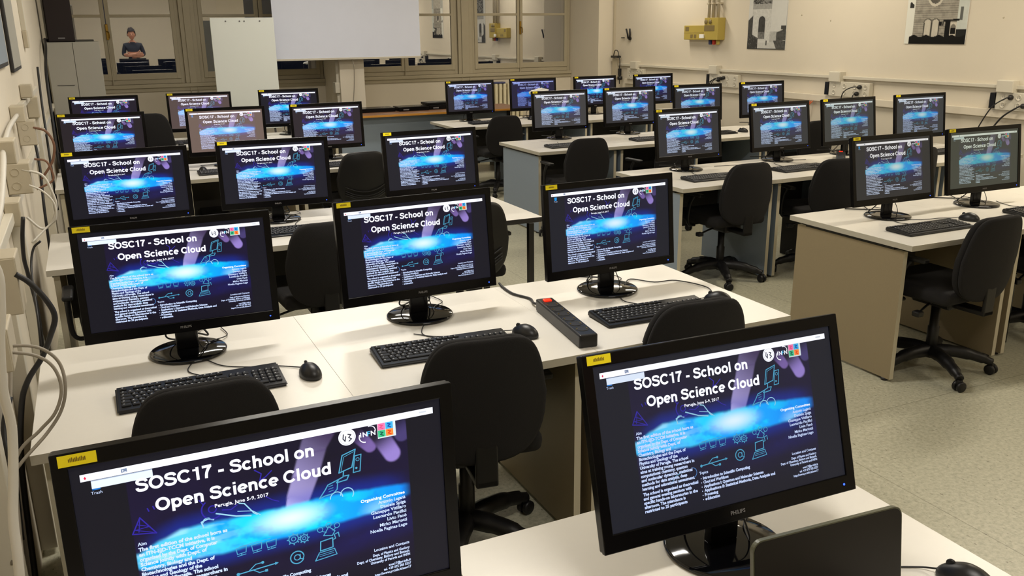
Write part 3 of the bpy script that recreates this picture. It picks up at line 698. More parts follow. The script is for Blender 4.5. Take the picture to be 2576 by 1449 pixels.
# ------------------------------------------------------------------ computer towers under desks, some put in to darken the space below
def make_tower():
    t = thing('computer_tower', '', 'computer')
    b = B(); box(b, -.09, -.2, 0, .09, .2, .40, bev=.004); mk('case', b, 'bezel', t)
    b = B(); box(b, -.088, -.214, .003, .088, -.2, .397, bev=.004); f = mk('front_panel', b, 'gloss', t)
    b = B(); lathe(b, [(0, 0), (.012, 0), (.012, .003), (0, .003)], 14, mtx=Matrix.Translation((0, -.216, .33)) @ Matrix.Rotation(PI/2, 4, 'X')); mk('power_button', b, 'logo', f)
    b = B(); box(b, -.07, -.216, .36, .07, -.2135, .375); mk('disc_drive', b, 'shell', f)
    return t
tp = make_tower(); first = True
for key, x, y in (('C1', .28, 4.45), ('C2', 1.115, 4.47), ('D2', .66, 6.65), ('D1', .25, 6.6), ('E1', -.1, 8.6), ('G2', 4.66, 4.76), ('G3', 5.475, 4.76), ('H2', 4.55, 6.75), ('H3', 5.3, 6.75), ('F2', 4.19, 3.05)):
    o = tp if first else copy_tree(tp); first = False
    o.location = (x, y, 0)
    pos = (POS3 if key[0] in 'ABCDE' else POS4)[int(key[1])-1]
    tag(o, f'black computer tower on the floor under the {pos} desk, {RL[key[0]]}', 'computer', 'computer towers under the desks')

# ------------------------------------------------------------------ power strips
def make_strip():
    t = thing('power_strip', '', 'power strip')
    b = B(); box(b, -.032, -.21, 0, .032, .21, .045, bev=.006, seg=3); mk('housing', b, 'kb', t)
    b = B(); box(b, -.014, .163, .044, .014, .185, .050, bev=.002); s = mk('switch', b, 'red', t); s['label'] = 'lit red rocker switch'
    for k in range(6):
        b = B(); y = .125-k*.055
        lathe(b, [(.0235, .0452), (.0235, .0462), (.0195, .0462), (.0195, .0452)], 20, 0, y)
        lathe(b, [(0, .0455), (.0195, .0455)], 20, 0, y)
        for sx in (-1, 1): box(b, sx*.017-.0015, y-.0025, .045, sx*.017+.0015, y+.0025, .0475, mi=1)
        mk('socket', b, ['key', 'gold'], t)
    return t
st = make_strip(); st.location = (1.283, 2.385, DZ); st.rotation_euler = (0, 0, -.13)
b = B(); tube(b, [(0.0, .21, .02), (-.02, .26, .012), (-.01, .34, .006), (-.05, .42, .006), (-.06, .52, .006), (-.055, .58, .004)], .005); mk('cable', b, 'cable', st)
tag(st, 'black six-way power strip with red switch on the second left-bank row', 'power strip')
s2 = copy_tree(st); s2.location = (4.957, 4.81, DZ); s2.rotation_euler = (0, 0, -PI/4); tag(s2, 'black power strip with red light on second right-bank row behind chair', 'power strip')
for c_ in list(s2.children):
    if c_.name.startswith('cable'): bpy.data.objects.remove(c_)

# ------------------------------------------------------------------ laptop on the nearest desk
t = thing('laptop', 'black laptop standing open with blank dark screen before the tilted monitor', 'laptop', (.918, .80, DZ), -.07)
b = B(); box(b, -.153, -.235, .002, .153, -.005, .020, bev=.005, seg=3); mk('base', b, 'laprim', t)
b = B(); box(b, -.135, -.12, .0195, .135, -.03, .0215); mk('keyboard_deck', b, 'key', t)
mt = Matrix.Translation((0, 0, .016)) @ Matrix.Rotation(-.13, 4, 'X')
def rr(b, w, z0, z1, y0, y1, r, mtx, mi=0):
    pts = []
    for cx, cz, a0 in ((w-r, z1-r, 0), (-w+r, z1-r, PI/2), (-w+r, z0+r, PI), (w-r, z0+r, 1.5*PI)):
        for k in range(7): a = a0+PI/2*k/6; pts.append((cx+r*math.cos(a), cz+r*math.sin(a)))
    A_ = [b.verts.new(mtx @ Vector((x, y0, z))) for x, z in pts]; B_ = [b.verts.new(mtx @ Vector((x, y1, z))) for x, z in pts]; n = len(pts)
    for q in [b.faces.new(A_), b.faces.new(B_[::-1])]+[b.faces.new((A_[k], A_[(k+1) % n], B_[(k+1) % n], B_[k])) for k in range(n)]: q.material_index = mi
b = B(); rr(b, .150, 0, .187, -.001, .007, .018, mt); mk('lid', b, 'laprim', t)
b = B(); rr(b, .1475, .0025, .1845, -.002, -.0008, .016, mt); mk('screen', b, 'lapscreen', t)

# ------------------------------------------------------------------ room shell
def struct(name, dims, m): 
    b = B()
    for d in (dims if isinstance(dims[0], (tuple, list)) else [dims]): box(b, *d)
    o = mk(name, b, m); o['kind'] = 'structure'; return o
struct('floor', (-.6, -2.2, -.1, 7.0, 12.1, 0), 'floor')
struct('ceiling', (-.6, -2.2, 3.4, 7.0, 12.1, 3.5), 'ceil')
struct('wall_left', (-.6, -2.2, 0, -.42, 12.1, 3.4), 'wall')
struct('wall_right', (6.71, -2.2, 0, 7.0, 12.1, 3.4), 'wall')
struct('wall_front', (-.6, -2.4, 0, 7.0, -2.2, 3.4), 'wall')
struct('wall_back', [(2.761, 10.9, 0, 3.069, 12.0, 3.4), (6.455, 10.9, 0, 6.72, 12.0, 3.4), (-.43, 11.70, 0, 6.46, 12.0, 1.03), (-.43, 10.9, 3.0, 6.72, 12.0, 3.4), (1.03, 11.72, 1.0, 1.21, 12.0, 3.05), (4.665, 11.72, 1.0, 4.876, 12.0, 3.05)], 'wall')
b = B()
for x in (-.43, 1.06, 3.069, 4.70, 4.9): pass
box(b, -.43, 11.66, 1.03, 2.761, 11.80, 1.075, bev=.006); box(b, 3.069, 11.66, 1.03, 6.455, 11.80, 1.075, bev=.006)
box(b, -.43, 11.68, .985, 2.761, 11.71, 1.03, bev=.004); box(b, 3.069, 11.68, .985, 6.455, 11.71, 1.03, bev=.004)
o = mk('trim_1', b, 'frame'); o['kind'] = 'structure'
b = B()
for x0, x1 in ((1.03, 1.21), (4.665, 4.876)):
    box(b, x0, 11.69, 1.075, x1, 11.73, 3.0, bev=.004); box(b, x0+.05, 11.675, 1.075, x1-.05, 11.70, 3.0, bev=.004); box(b, x0+.04, 11.67, .7, x0+.052, 11.70, 1.075); box(b, x1-.052, 11.67, .7, x1-.04, 11.70, 1.075)
o = mk('trim_2', b, 'frame'); o['kind'] = 'structure'
# windows: outer frame, two sashes, panes, bolt
def window(n, x0, x1, xm0, xm1, tilt=0):
    b = B(); y0, y1 = 11.72, 11.80; z0, z1 = 1.075, 3.0
    box(b, x0, y0, z0, x0+.048, y1, z1, bev=.004); box(b, x1-.048, y0, z0, x1, y1, z1, bev=.004); box(b, x0+.002, y0+.003, z0+.002, x1-.002, y1-.002, z0+.058, bev=.003); box(b, x0+.002, y0+.003, z1-.05, x1-.002, y1-.002, z1-.002, bev=.003)
    f = mk('window_%d' % n, b, 'frame'); f['kind'] = 'structure'
    for k, (a, c) in enumerate(((x0+.045, (xm0+xm1)/2-.003), ((xm0+xm1)/2+.003, x1-.045))):
        b = B(); st_ = (xm1-xm0)/2
        lw, rw = (.05, st_) if k == 0 else (st_, .05)
        zz0, zz1 = z0+.055, z1-.055
        box(b, a, y0-.012, zz0, a+lw, y0+.03, zz1, bev=.006); box(b, c-rw, y0-.012, zz0, c, y0+.03, zz1, bev=.006)
        box(b, a+.003, y0-.0095, zz0+.003, c-.003, y0+.028, 1.205, bev=.004); box(b, a+.003, y0-.0095, zz1-.07, c-.003, y0+.028, zz1-.003, bev=.004); box(b, a, y0-.008, 1.855, c, y0+.028, 1.888, bev=.004)
        s = mk('sash', b, 'frame', f)
        b = B(); box(b, -.5*(c-a)+lw-.01, 0, 1.195, .5*(c-a)-rw+.01, .004, zz1-.06)
        p = mk('pane', b, 'glass', s, ((a+c)/2, y0+.008, 0)); p.rotation_euler = (0, 0, tilt if k else 0)
        p['label'] = 'window glass mirroring the lit room'
    b = B(); box(b, (xm0+xm1)/2-.012, y0-.03, 1.60, (xm0+xm1)/2+.018, y0-.012, 1.78, bev=.005); tube(b, [((xm0+xm1)/2, y0-.03, 1.70), ((xm0+xm1)/2+.02, y0-.055, 1.68), ((xm0+xm1)/2+.02, y0-.055, 1.62)], .007); mk('window_handle', b, 'brass', f)
    b = B(); box(b, (xm0+xm1)/2-.006, y0-.02, 1.05, (xm0+xm1)/2+.006, y0-.012, 1.6); mk('bolt_rod', b, 'frame', f)
window(1, -.40, 1.03, .162, .255, 0); window(2, 1.21, 2.755, 1.93, 2.03); window(3, 3.075, 4.665, 3.835, 3.93); window(4, 4.876, 6.45, 5.585, 5.67)
# night view: blue awning outside the second window
t = bx('awning', (1.55, 12.25, 1.75, 2.6, 12.33, 3.0), 'blue'); tag(t, 'blue panel hanging outside behind the second window', 'awning')
bx('awning_bar', (2.02, 12.22, 1.7, 2.10, 12.27, 3.05), 'frame', t)

# ------------------------------------------------------------------ ceiling lamps
for i, (x, y) in enumerate(LAMPS):
    t = thing('ceiling_lamp', f'white suspended fluorescent lamp, {"left" if x < 3 else "right"} bank, {["first", "second", "third", "fourth"][i % 4]} from the camera', 'lamp', (x, y, 3.0), 0, 'suspended fluorescent lamps')
    b = B(); box(b, -.62, -.14, .0, .62, .14, .06, bev=.01); mk('housing', b, 'lampbody', t)
    for s in (-.06, .06):
        b = B(); tube(b, [(-.60, s, -.018), (.60, s, -.018)], .013, 12, smooth=False); mk('tube', b, 'tube', t)
    b = B(); tube(b, [(-.5, 0, .06), (-.5, 0, .40)], .004, 6, smooth=False); tube(b, [(.5, 0, .06), (.5, 0, .40)], .004, 6, smooth=False); mk('suspension', b, 'lampbody', t)
    ld = bpy.data.lights.new('lamp_light', 'AREA'); ld.shape = 'RECTANGLE'; ld.size = 1.2; ld.size_y = .2; ld.energy = LAMP_W*(1.5 if y == 3.4 else .86); ld.color = LAMP_COL[0 if x < 3 else 1]
    lo = bpy.data.objects.new('lamp_light', ld); C.objects.link(lo); lo.parent = t; lo.location = (0, 0, -.04)

# ------------------------------------------------------------------ far end: cabinet, speaker, whiteboard, screen, table, radiator
t = thing('cabinet', 'tall grey cabinet in the far left corner with a loudspeaker on top', 'cabinet', (-.16, 9.6, 0))
bx('body', (-.235, .018, 0, .235, .5, 1.60), 'cab', t, .003)
for s in (-1, 1):
    d = bx('door', (-.233 if s < 0 else .002, 0, .06, -.002 if s < 0 else .233, .018, 1.595), 'cab', t, .002)
    bx('handle', (s*.02-.005, -.02, .75, s*.02+.005, -.002, .87), 'blackrail', d, .002)
bx('shelf_lip', (-.18, -.004, 1.195, -.03, .0, 1.20), 'blackrail', t)
t = thing('loudspeaker', 'black loudspeaker standing on the tall grey cabinet', 'speaker', (-.245, 9.66, 1.60), .1)
bx('cabinet_box', (-.118, .012, 0, .118, .25, .45), 'bezel', t, .006); bx('grille', (-.114, 0, .005, .114, .014, .445), 'spk', t, .008); bx('badge', (-.03, -.002, .03, .03, .001, .042), 'logo', t)
b = B(); tube(b, [(-.36, 9.7, 1.61), (-.39, 9.62, 1.63), (-.38, 9.3, 1.61), (-.37, 8.9, 1.55), (-.38, 8.4, 1.35), (-.38, 8.2, .95), (-.38, 8.1, .6)], .012)
tag(mk('speaker_cable', b, 'cable'), 'black cable bundle running down beside the grey cabinet', 'cable')
t = thing('whiteboard', 'white flipchart board on an easel left of the projection screen', 'whiteboard', (1.568, 10.4, 0), .02)
b = B(); box(b, -.345, 0, .60, .345, .02, 1.828, bev=.003); mk('board', b, 'board', t)
for x in (-.18, -.03, .02, .19): 
    b = B(); lathe(b, [(0, 0), (.008, 0), (.008, .006), (0, .006)], 10, mtx=Matrix.Translation((x, 0, 1.79)) @ Matrix.Rotation(PI/2, 4, 'X')); mk('pin', b, 'logo', t)
for x, y in ((-.3, .05), (.3, .05), (0, .6)):
    b = B(); tube(b, [(x, y, .0), (x*.7, .03, 1.75)], .012, 8, smooth=False); mk('leg', b, 'logo', t)
t = thing('projection_screen', 'large pale grey projection screen hanging before the windows', 'projection screen', (2.868, 10.75, 0))
b = B(); box(b, -.903, 0, 1.36, .903, .003, 3.3); mk('fabric', b, 'screen', t)
bx('bottom_bar', (-.903, -.006, 1.338, .903, .010, 1.362), 'wplas', t, .003); bx('roller_case', (-1.0, -.05, 3.28, 1.0, .06, 3.38), 'wplas', t, .01)
b = B(); tube(b, [(.0, .03, 1.35), (.02, .02, 1.25), (.01, .03, 1.0), (-.03, .04, .7)], .006); mk('pull_cord', b, 'cgrey', t)
for d in t.children:
    if d.name.startswith('pull_cord'): d.location = (.02, 0, 0)
t = thing('table', 'long wooden table with orange edge and grey front panel before the pillar', 'table', (3.4, 9.6, 0))
b = B(); box(b, -1.1, 0, .735, 1.30, .72, .760, bev=.003)
b.normal_update()
for f in b.faces:
    if abs(f.normal.z) < .5: f.material_index = 1
mk('tabletop', b, ['woodtop', 'wood'], t); bx('front_panel', (-1.0, .12, .12, 1.1, .14, .735), 'pgrey', t)
for x in (-1.0, 1.1): bx('leg', (x-.02, .1, 0, x+.02, .66, .735), 'blackrail', t)
for k, (x0, x1, y, h) in enumerate(((2.5, 3.15, 9.95, .045), (3.18, 3.55, 9.9, .05), (3.57, 4.3, 9.95, .055))):
    t = thing('recorder', ['black flat device at the left end of the wooden table', 'short black flat device in the middle of the wooden table', 'black flat device under the closed laptop on the wooden table'][k], 'device', (0, 0, .76), 0, 'black devices on the wooden table')
    bx('case', (x0, y, 0.001, x1, y+.25, h), 'bezel', t, .004); bx('front_strip', (x0+.05, y-.002, .012, x0+.12, y+.001, .026), 'logo', t)
t = thing('laptop', 'closed dark laptop lying on the far wooden table', 'laptop', (3.72, 9.97, .815), .08)
bx('base', (-.16, 0, 0.001, .16, .22, .015), 'bezel', t, .004); bx('lid', (-.16, 0, .015, .16, .22, .026), 'shell', t, .004)
t = thing('radiator', 'cream ribbed radiator under the right-hand window', 'radiator', (5.0, 11.5, 0))
for k in range(9):
    b = B(); box(b, k*.066, 0, .18, k*.066+.045, .12, .93, bev=.012, seg=3); mk('column', b, 'radi', t)
b = B(); tube(b, [(-.02, .06, .24), (.60, .06, .24)], .018, smooth=False); tube(b, [(-.02, .06, .86), (.60, .06, .86)], .018, smooth=False); mk('header_pipe', b, 'radi', t)
b = B(); tube(b, [(0, .06, .24), (0, .06, 0)], .012, smooth=False); mk('feed_pipe', b, 'radi', t)
t = bx('cloth', (5.12, 11.51, .931, 5.30, 11.61, .955), 'bluep', None, .008); tag(t, 'small folded blue cloth on top of the cream radiator', 'cloth')
# pillar conduit
t = thing('pillar_socket', 'white socket box with conduit on the left side of the pillar', 'socket', (2.76, 10.95, 0))
bx('box', (-.06, -.02, .93, .0, .10, 1.06), 'wplas', t, .006); bx('conduit', (-.03, .02, 0, .0, .05, .93), 'wplas', t); bx('conduit', (-.03, .02, 1.06, .0, .05, 1.4), 'wplas', t)

# ------------------------------------------------------------------ right wall: posters, boxes, trunking
def poster(name, y0, y1, z0, z1, fn, label, cat='poster'):
    w, h = y1-y0, z1-z0
    V, F, K = interp_grid(110, int(110*h/w), w, h, fn, -.002)
    b0 = len(V)
    me = colour_mesh(name, V, F, K); me.materials.append(M['print'])
    t = bpy.data.objects.new(name, me); C.objects.link(t)
    t.location = (6.708-.004, (y0+y1)/2, z0); t.rotation_euler = (0, 0, -PI/2)   # grid faces -y locally -> -x in the room
    tag(t, label, cat)
    b = B(); box(b, -w/2, 0, 0, w/2, .004, h); mk('backing', b, 'white', t)
    return t
def gate(u, v, H=.62/.9):   # u 0..w/h, v 0..1 ; black-and-white photograph of a stone gate tower
    g = lambda x: (x, x, x*.95)
    U = u/H; n = fbm(u*22, v*22, 11); f = fbm(u*60, v*60, 17)
    c = .60+.05*n                                                # sky
    if .10+.03*(v > .6) < U < .60 and v < .90:                   # stone tower
        c = .42+.22*f+.10*n
        if v < .53: c = .28+.14*f
        if v < .47: c = .05+.30*f*(f > .5)
        arch = (abs(U-.36) < .085 and v > .665) or math.hypot((U-.36)/.085, (v-.665)/.052) < 1
        if arch and v < .88: c = .03+.05*n+(.22*f if v > .80 else 0)
    if U < .12 and v > .66-.5*U: c = .04+.05*f                   # cypress
    if U > .58 and v > .79: c = .34+.2*f                         # low houses
    if U > .60 and v > .97-.22*(U-.45) - .10*(U > .75): c = .03+.10*f
    if U > .86 and abs(v-.745) < .022: c = .06
    if v > .905+.02*math.sin(U*4): c = .50+.10*f                 # road
    if v > .90 and U > .68+.9*(v-.90): c = .04+.10*f
    if U < .27 and v > .83+.25*max(0, U-.12): c = .05+.45*max(0, f-.55)
    if abs(U-.50) < .014 and .90 < v < .955: c = .03
    if U > .982 or v > .992: c = .05
    return g(max(.008, min(.75, c)))
def facade(u, v, H=.63/.9):  # photograph of a brick church front with a dark hedge
    U = u/H; n = fbm(u*30, v*30, 21); c = .24+.16*n; t_ = (1.0, .93, .78)
    brick = .08 if (int(v*95) % 2) else 0
    c -= brick
    if U < .13 or (U < .2 and v < .62-.6*U): c = .60; t_ = (1, 1, .9)
    if .04 < U < .11 and .60+.6*abs(U-.06) < v < .66: c = .08
    if U > .84: c = .45+.1*n; t_ = (.95, 1, .92)
    if .88 < U < .92 and .66 < v < .78: c = .15
    for cx in (.37, .50):
        d = math.hypot((U-cx)/.062, (v-.80)/.035)
        if (abs(U-cx) < .062 and v > .80) or d < 1: c = .42+.1*n
        if .85 < d < 1.15 and v < .80: c = .14
        if abs(abs(U-cx)-.06) < .008 and v > .80: c = .10
    if .66 < U < .74 and v > .78: c = .05
    if .62 < U < .88 and abs(v-.785+.03*(U-.6)) < .009: c = .04
    if .74 < U < .84 and v > .80: c = .5 if not (.75 < U < .83 and .85 < v < .905) else .05
    if .74 < U < .84 and math.hypot((U-.79)/.045, (v-.85)/.035) < 1 and v < .85: c = .2
    if U > .84 and .86 < v < .93: c = .07
    if .56 < U < .60 and .79 < v < .83 or .61 < U < .63 and .79 < v < .83: c = .04
    if .12 < U < .18 and v > .78 and v > .98-3*abs(U-.12)*.4: c = .06
    if v > .925+.01*math.sin(U*30) and U > .08: c = .02+.04*n; t_ = (1, .95, .8)
    if math.hypot((U-.46)/.10, (v-.55)/.075) < 1: c = .10+.1*n
    elif math.hypot((U-.46)/.13, (v-.55)/.10) < 1: c = .5
    if v < .35: c = .3+.2*n
    c = (c-.22)*1.35+.22; return tuple(max(.006, min(.8, c))*k for k in t_)
poster('poster', 7.437, 8.05, 1.430, 2.33, gate, 'black-and-white poster of a stone gate tower with dark arch on right wall')
poster('poster', 5.256, 5.887, 1.508, 2.41, facade, 'black-and-white poster of a brick church front with hedge on right wall')
XW = 6.71
# yellow electrical boxes
t = thing('electrical_box', 'low yellow electrical box, left of the pair on the right wall', 'electrical box', (XW, 8.925, 1.525), 0, 'yellow electrical boxes on the wall')
bx('housing', (-.085, -.21, 0, 0, .22, .165), 'ybox', t, .006); bx('groove', (-.0865, -.21, .078, -.084, .22, .082), 'ybox2', t)
for y in (-.03, .04): bx('breaker_window', (-.087, y, .02, -.084, y+.045, .062), 'ybox2', t)
bx('lid', (-.087, .12, .10, -.084, .19, .15), 'ybox2', t)
t = thing('electrical_box', 'taller yellow electrical box with two dials under three pipes, right wall', 'electrical box', (XW, 8.63, 1.525), 0, 'yellow electrical boxes on the wall')
bx('housing', (-.11, -.17, .0, 0, .085, .25), 'ybox', t, .006); bx('cover_window', (-.114, -.11, .10, -.109, .08, .165), 'ybox2', t, .003)
for y in (-.03, .05):
    b = B(); lathe(b, [(0, 0), (.026, 0), (.024, .012), (0, .012)], 20, mtx=Matrix.Translation((-.108, y-.0, .205)) @ Matrix.Rotation(-PI/2, 4, 'Y')); mk('dial', b, 'ybox2', t)
for y, q in ((.03, 'bluep'), (-.04, 'redp'), (-.11, 'ybox')):
    b = B(); lathe(b, [(0, 0), (.024, 0), (.022, -.05), (.016, -.055), (0, -.055)], 16, -.05, y); p = mk('outlet', b, q, t); p['label'] = {'bluep': 'blue outlet', 'redp': 'red outlet', 'ybox': 'yellow outlet'}[q]
t2 = bx('label_tag', (XW-.13, 8.70, 1.545, XW-.112, 8.78, 1.59), 'white', None, .003); tag(t2, 'crumpled white paper tag on the yellow electrical boxes', 'tag')
for k, y in enumerate((8.71, 8.635, 8.54)):
    t = thing('conduit_pipe', f'grey conduit pipe above the yellow box, {["leftmost", "middle", "rightmost"][k]} of three', 'pipe', (XW-.05, y, 1.77), 0, 'conduit pipes above the yellow box')
    b = B(); tube(b, [(0, 0, 0), (0, 0, 1.6)], .017, 12, smooth=False); mk('pipe', b, 'bplas', t)
    b = B(); box(b, -.024, -.024, .155, .05, .024, .175, bev=.004); mk('clip', b, 'bplas', t)
# trunking
b = B(); box(b, XW-.035, 2.0, 1.165, XW-.001, 10.72, 1.195, bev=.004); tag(mk('cable_trunking', b, 'wplas'), 'thin upper white cable duct along the right wall', 'cable duct')
b = B(); box(b, XW-.035, 2.0, .93, XW-.001, 10.55, .995, bev=.004); tag(mk('cable_trunking', b, 'wall'), 'broad lower cream cable duct along the right wall', 'cable duct')
SOCK = [(10.28, 'nearest the far corner'), (8.56, 'below the yellow boxes'), (6.63, 'between the two posters and floor row'), (4.78, 'at the right edge of the view')]
for k, (y, d) in enumerate(SOCK):
    t = thing('junction_box', f'square white junction box on the upper duct, {d}', 'junction box', (XW, y, 1.18), 0, 'junction boxes on the upper duct')
    bx('box', (-.075, -.075, -.045, 0, .075, .055), 'wplas', t, .005); bx('cover', (-.079, -.070, -.04, -.074, .070, .05), 'wplas', t, .002)
    t = thing('socket_panel', f'white wall socket panel with outlets, {d}', 'socket', (XW, y-.18 if k else y-.02, 1.015), 0, 'socket panels on the right wall')
    wd = .26 if k else .2
    bx('panel', (-.055, -wd, -.02, 0, wd, .125), 'wplas', t, .005)
    for j in range(4):
        yy = wd-.07-j*(2*wd-.12)/3
        for zz in (.02, .085):
            b = B(); lathe(b, [(0, 0), (.024, 0), (.024, .004), (.02, .004), (.018, .001), (0, .001)], 16, mtx=Matrix.Translation((-.055, yy, zz)) @ Matrix.Rotation(-PI/2, 4, 'Y'))
            for s in (-1, 1): box(b, -.0575, yy+s*.008-.003, zz-.003, -.0565, yy+s*.008+.003, zz+.003, mi=1)
            mk('outlet', b, ['wplas', 'logo'], t)
    if k: bx('side_switch', (-.062, wd+.004, -.01, -.005, wd+.05, .115), 'kb', t, .003)
def plug(y, z, pts, label, r=.005, m='cable'):
    t = thing('plug', label, 'plug', (0, 0, 0))
    b = B(); lathe(b, [(0, 0), (.020, 0), (.021, .02), (.012, .035), (0, .035)], 14, mtx=Matrix.Translation((XW-.056, y, z)) @ Matrix.Rotation(-PI/2, 4, 'Y')); mk('plug_head', b, m, t)
    b = B(); tube(b, [(XW-.09, y, z)]+pts, r); mk('lead', b, m, t)
plug(6.30, 1.10, [(XW-.11, 6.34, 1.10), (XW-.11, 6.44, 1.06), (XW-.09, 6.50, .98), (XW-.07, 6.52, .8), (XW-.07, 6.52, .7)], 'black plug with arched lead, upper in the middle socket panel')
plug(6.33, 1.035, [(XW-.12, 6.33, 1.0), (XW-.10, 6.36, .8)], 'black plug pointing down, lower in the middle socket panel')
for k, (y, z) in enumerate(((8.45, 1.07), (8.40, 1.09), (8.36, 1.10))):
    plug(y, z, [(XW-.13, y+.04, z-.0), (XW-.13, y+.14, z-.07), (XW-.12, y+.18, z-.2)], f'black plug with looped lead under the yellow boxes, {["left", "middle", "right"][k]} of three')
plug(4.72, 1.10, [(XW-.11, 4.74, 1.09), (XW-.11, 4.84, 1.02), (XW-.1, 4.93, .88), (XW-.1, 5.0, .72)], 'black plug and lead in the socket at the right edge')
plug(4.60, 1.04, [(XW-.11, 4.62, 1.03), (XW-.1, 4.75, .94), (XW-.1, 4.85, .80)], 'second black plug low at the right edge', .007)
b = B(); tube(b, [(XW-.05, 6.95, .93), (XW-.08, 6.98, .85), (XW-.12, 7.15, .76), (XW-.2, 7.2, .70)], .006); tube(b, [(XW-.05, 6.92, .93), (XW-.1, 7.0, .83), (XW-.16, 7.2, .74)], .005)
tag(mk('orange_cable', b, 'corange'), 'orange cables hanging from the lower duct on the right wall', 'cable')
t = thing('wall_holder', 'small black two-pronged holder on the right wall near the corner', 'holder', (XW, 10.47, 1.53))
for s in (-1, 1):
    b = B(); tube(b, [(-.03, s*.02, 0), (-.035, s*.03, .06), (-.05, s*.045, .13)], .013, 6, smooth=False); mk('prong', b, 'cable', t)
b = B(); tube(b, [(0, 0, .0), (-.03, 0, .0)], .02, 8, smooth=False); mk('mount', b, 'cable', t)
b = B(); tube(b, [(XW-.02, 10.6, 1.54), (XW-.02, 10.68, 1.54)], .006, smooth=False); tag(mk('wall_hook', b, 'cable'), 'tiny dark hook left of the black holder', 'hook')
b = B(); box(b, XW-.05, 10.74, 1.00, XW, 10.86, 1.26, bev=.004); tag(mk('corner_box', b, 'bplas'), 'tall narrow grey box in the far right corner', 'box')
b = B(); box(b, XW-.03, 10.86, 1.26, XW, 10.885, 3.4); tag(mk('corner_conduit', b, 'bplas'), 'thin conduit running up the far right corner', 'conduit')
t = thing('power_adapter', 'black power adapter with looped lead on the corner box', 'adapter', (XW-.06, 10.74, 1.27))
bx('brick', (-.03, -.08, 0, .03, .10, .03), 'kb', t, .006)
b = B(); tube(b, [(0, .07, .03), (0, .03, .10), (0, -.04, .09), (0, -.07, .03), (0, -.10, -.05), (0, -.09, -.2), (0, -.10, -.35)], .006); box(b, -.02, -.12, -.24, .02, -.08, -.14, bev=.006); lathe(b, [(0, -.30), (.035, -.29), (.035, -.25), (0, -.24)], 14, 0, -.11); mk('lead', b, 'cable', t)
for k, (y, z) in enumerate(((7.23, 1.78), (6.82, 1.72), (4.93, 1.72), (4.62, 1.74))):
    b = B(); lathe(b, [(0, 0), (.008, 0), (.006, .004), (0, .004)], 8, mtx=Matrix.Translation((XW, y, z)) @ Matrix.Rotation(-PI/2, 4, 'Y'))
    tag(mk('wall_screw', b, 'bplas'), f'small screw head in the right wall, {["just right of the gate poster", "between the two posters", "just right of the church poster", "near the right edge"][k]}', 'screw')

# white bag / paper behind the third-row monitors
b = B(); bmesh.ops.create_icosphere(b, subdivisions=3, radius=1)
for v in b.verts:
    n = fbm(v.co.x*3+5, v.co.y*3+v.co.z*2+5, 31); v.co = Vector((v.co.x*.085, v.co.y*.025, v.co.z*.025))*(0.6+.9*n)
o = mk('plastic_bag', b, 'white'); o.location = (3.60, 7.13, 1.13); o.rotation_euler = (0, -.1, 0); tag(o, 'crumpled white plastic bag hung behind the aisle monitor, third right-bank row', 'bag')

# ------------------------------------------------------------------ left wall
XL = -.42
def lposter(y0, y1, z0, col, label):
    t = thing('wall_board', label, 'picture', (XL, y0, z0))
    bx('board', (0, 0, 0, .018, y1-y0, 1.0), 'blackrail', t, .006); bx('print', (.018, .02, .02, .0195, y1-y0-.02, .98), col, t)
lposter(4.25, 4.80, 1.535, 'pgrey', 'blue-grey picture board on the left wall, nearer of two'); lposter(5.10, 5.72, 1.49, 'cab', 'narrow grey picture board on the left wall, farther of two')
WB = [('a', 3.9, .0, .09, 1.06, 1.185, 'large square socket box on the left wall beside the third row'), ('b', 3.55, 0, .075, 1.225, 1.31, 'small white junction box on the left wall, nearer and higher'),
      ('c', 4.9, 0, .08, 1.145, 1.265, 'square socket box on the left wall behind the looped brown cables'), ('d', 4.6, 0, .062, 1.285, 1.358, 'small junction box on the upper pipe of the left wall'),
      ('e', 5.9, 0, .062, 1.20, 1.32, 'square socket box on the left wall, farthest of the large ones'), ('f', 5.5, 0, .06, 1.34, 1.41, 'small upper junction box beside the farther picture board'),
      ('g', 6.6, 0, .03, 1.59, 1.70, 'slim white box high on the left wall'), ('h', 3.6, 0, .055, .985, 1.08, 'small white box below the large square socket box'),
      ('i', 2.6, 0, .10, .925, 1.09, 'big white socket box on the left wall cut by the left edge'), ('j', 2.1, 0, .105, .93, 1.035, 'cream socket at the left edge with white leads')]
for n, y, x0, x1, z0, z1, lab in WB:
    t = thing('junction_box', lab, 'junction box', (XL, y, z0), 0, 'boxes on the left wall')
    bx('box', (x0, 0, 0, x1, .13, z1-z0), 'bplas', t, .004); bx('cover', (x0+.004, -.004, .004, x1-.003, .0, z1-z0-.004), 'bplas', t, .001)
    if n in 'ac':
        for zz in (.035, .09):
            b = B(); lathe(b, [(.016, 0), (.016, .0015), (.0145, .0015), (.0145, 0)], 18, mtx=Matrix.Translation((.035, -.004, zz)) @ Matrix.Rotation(PI/2, 4, 'X')); mk('knockout', b, 'bplas', t)
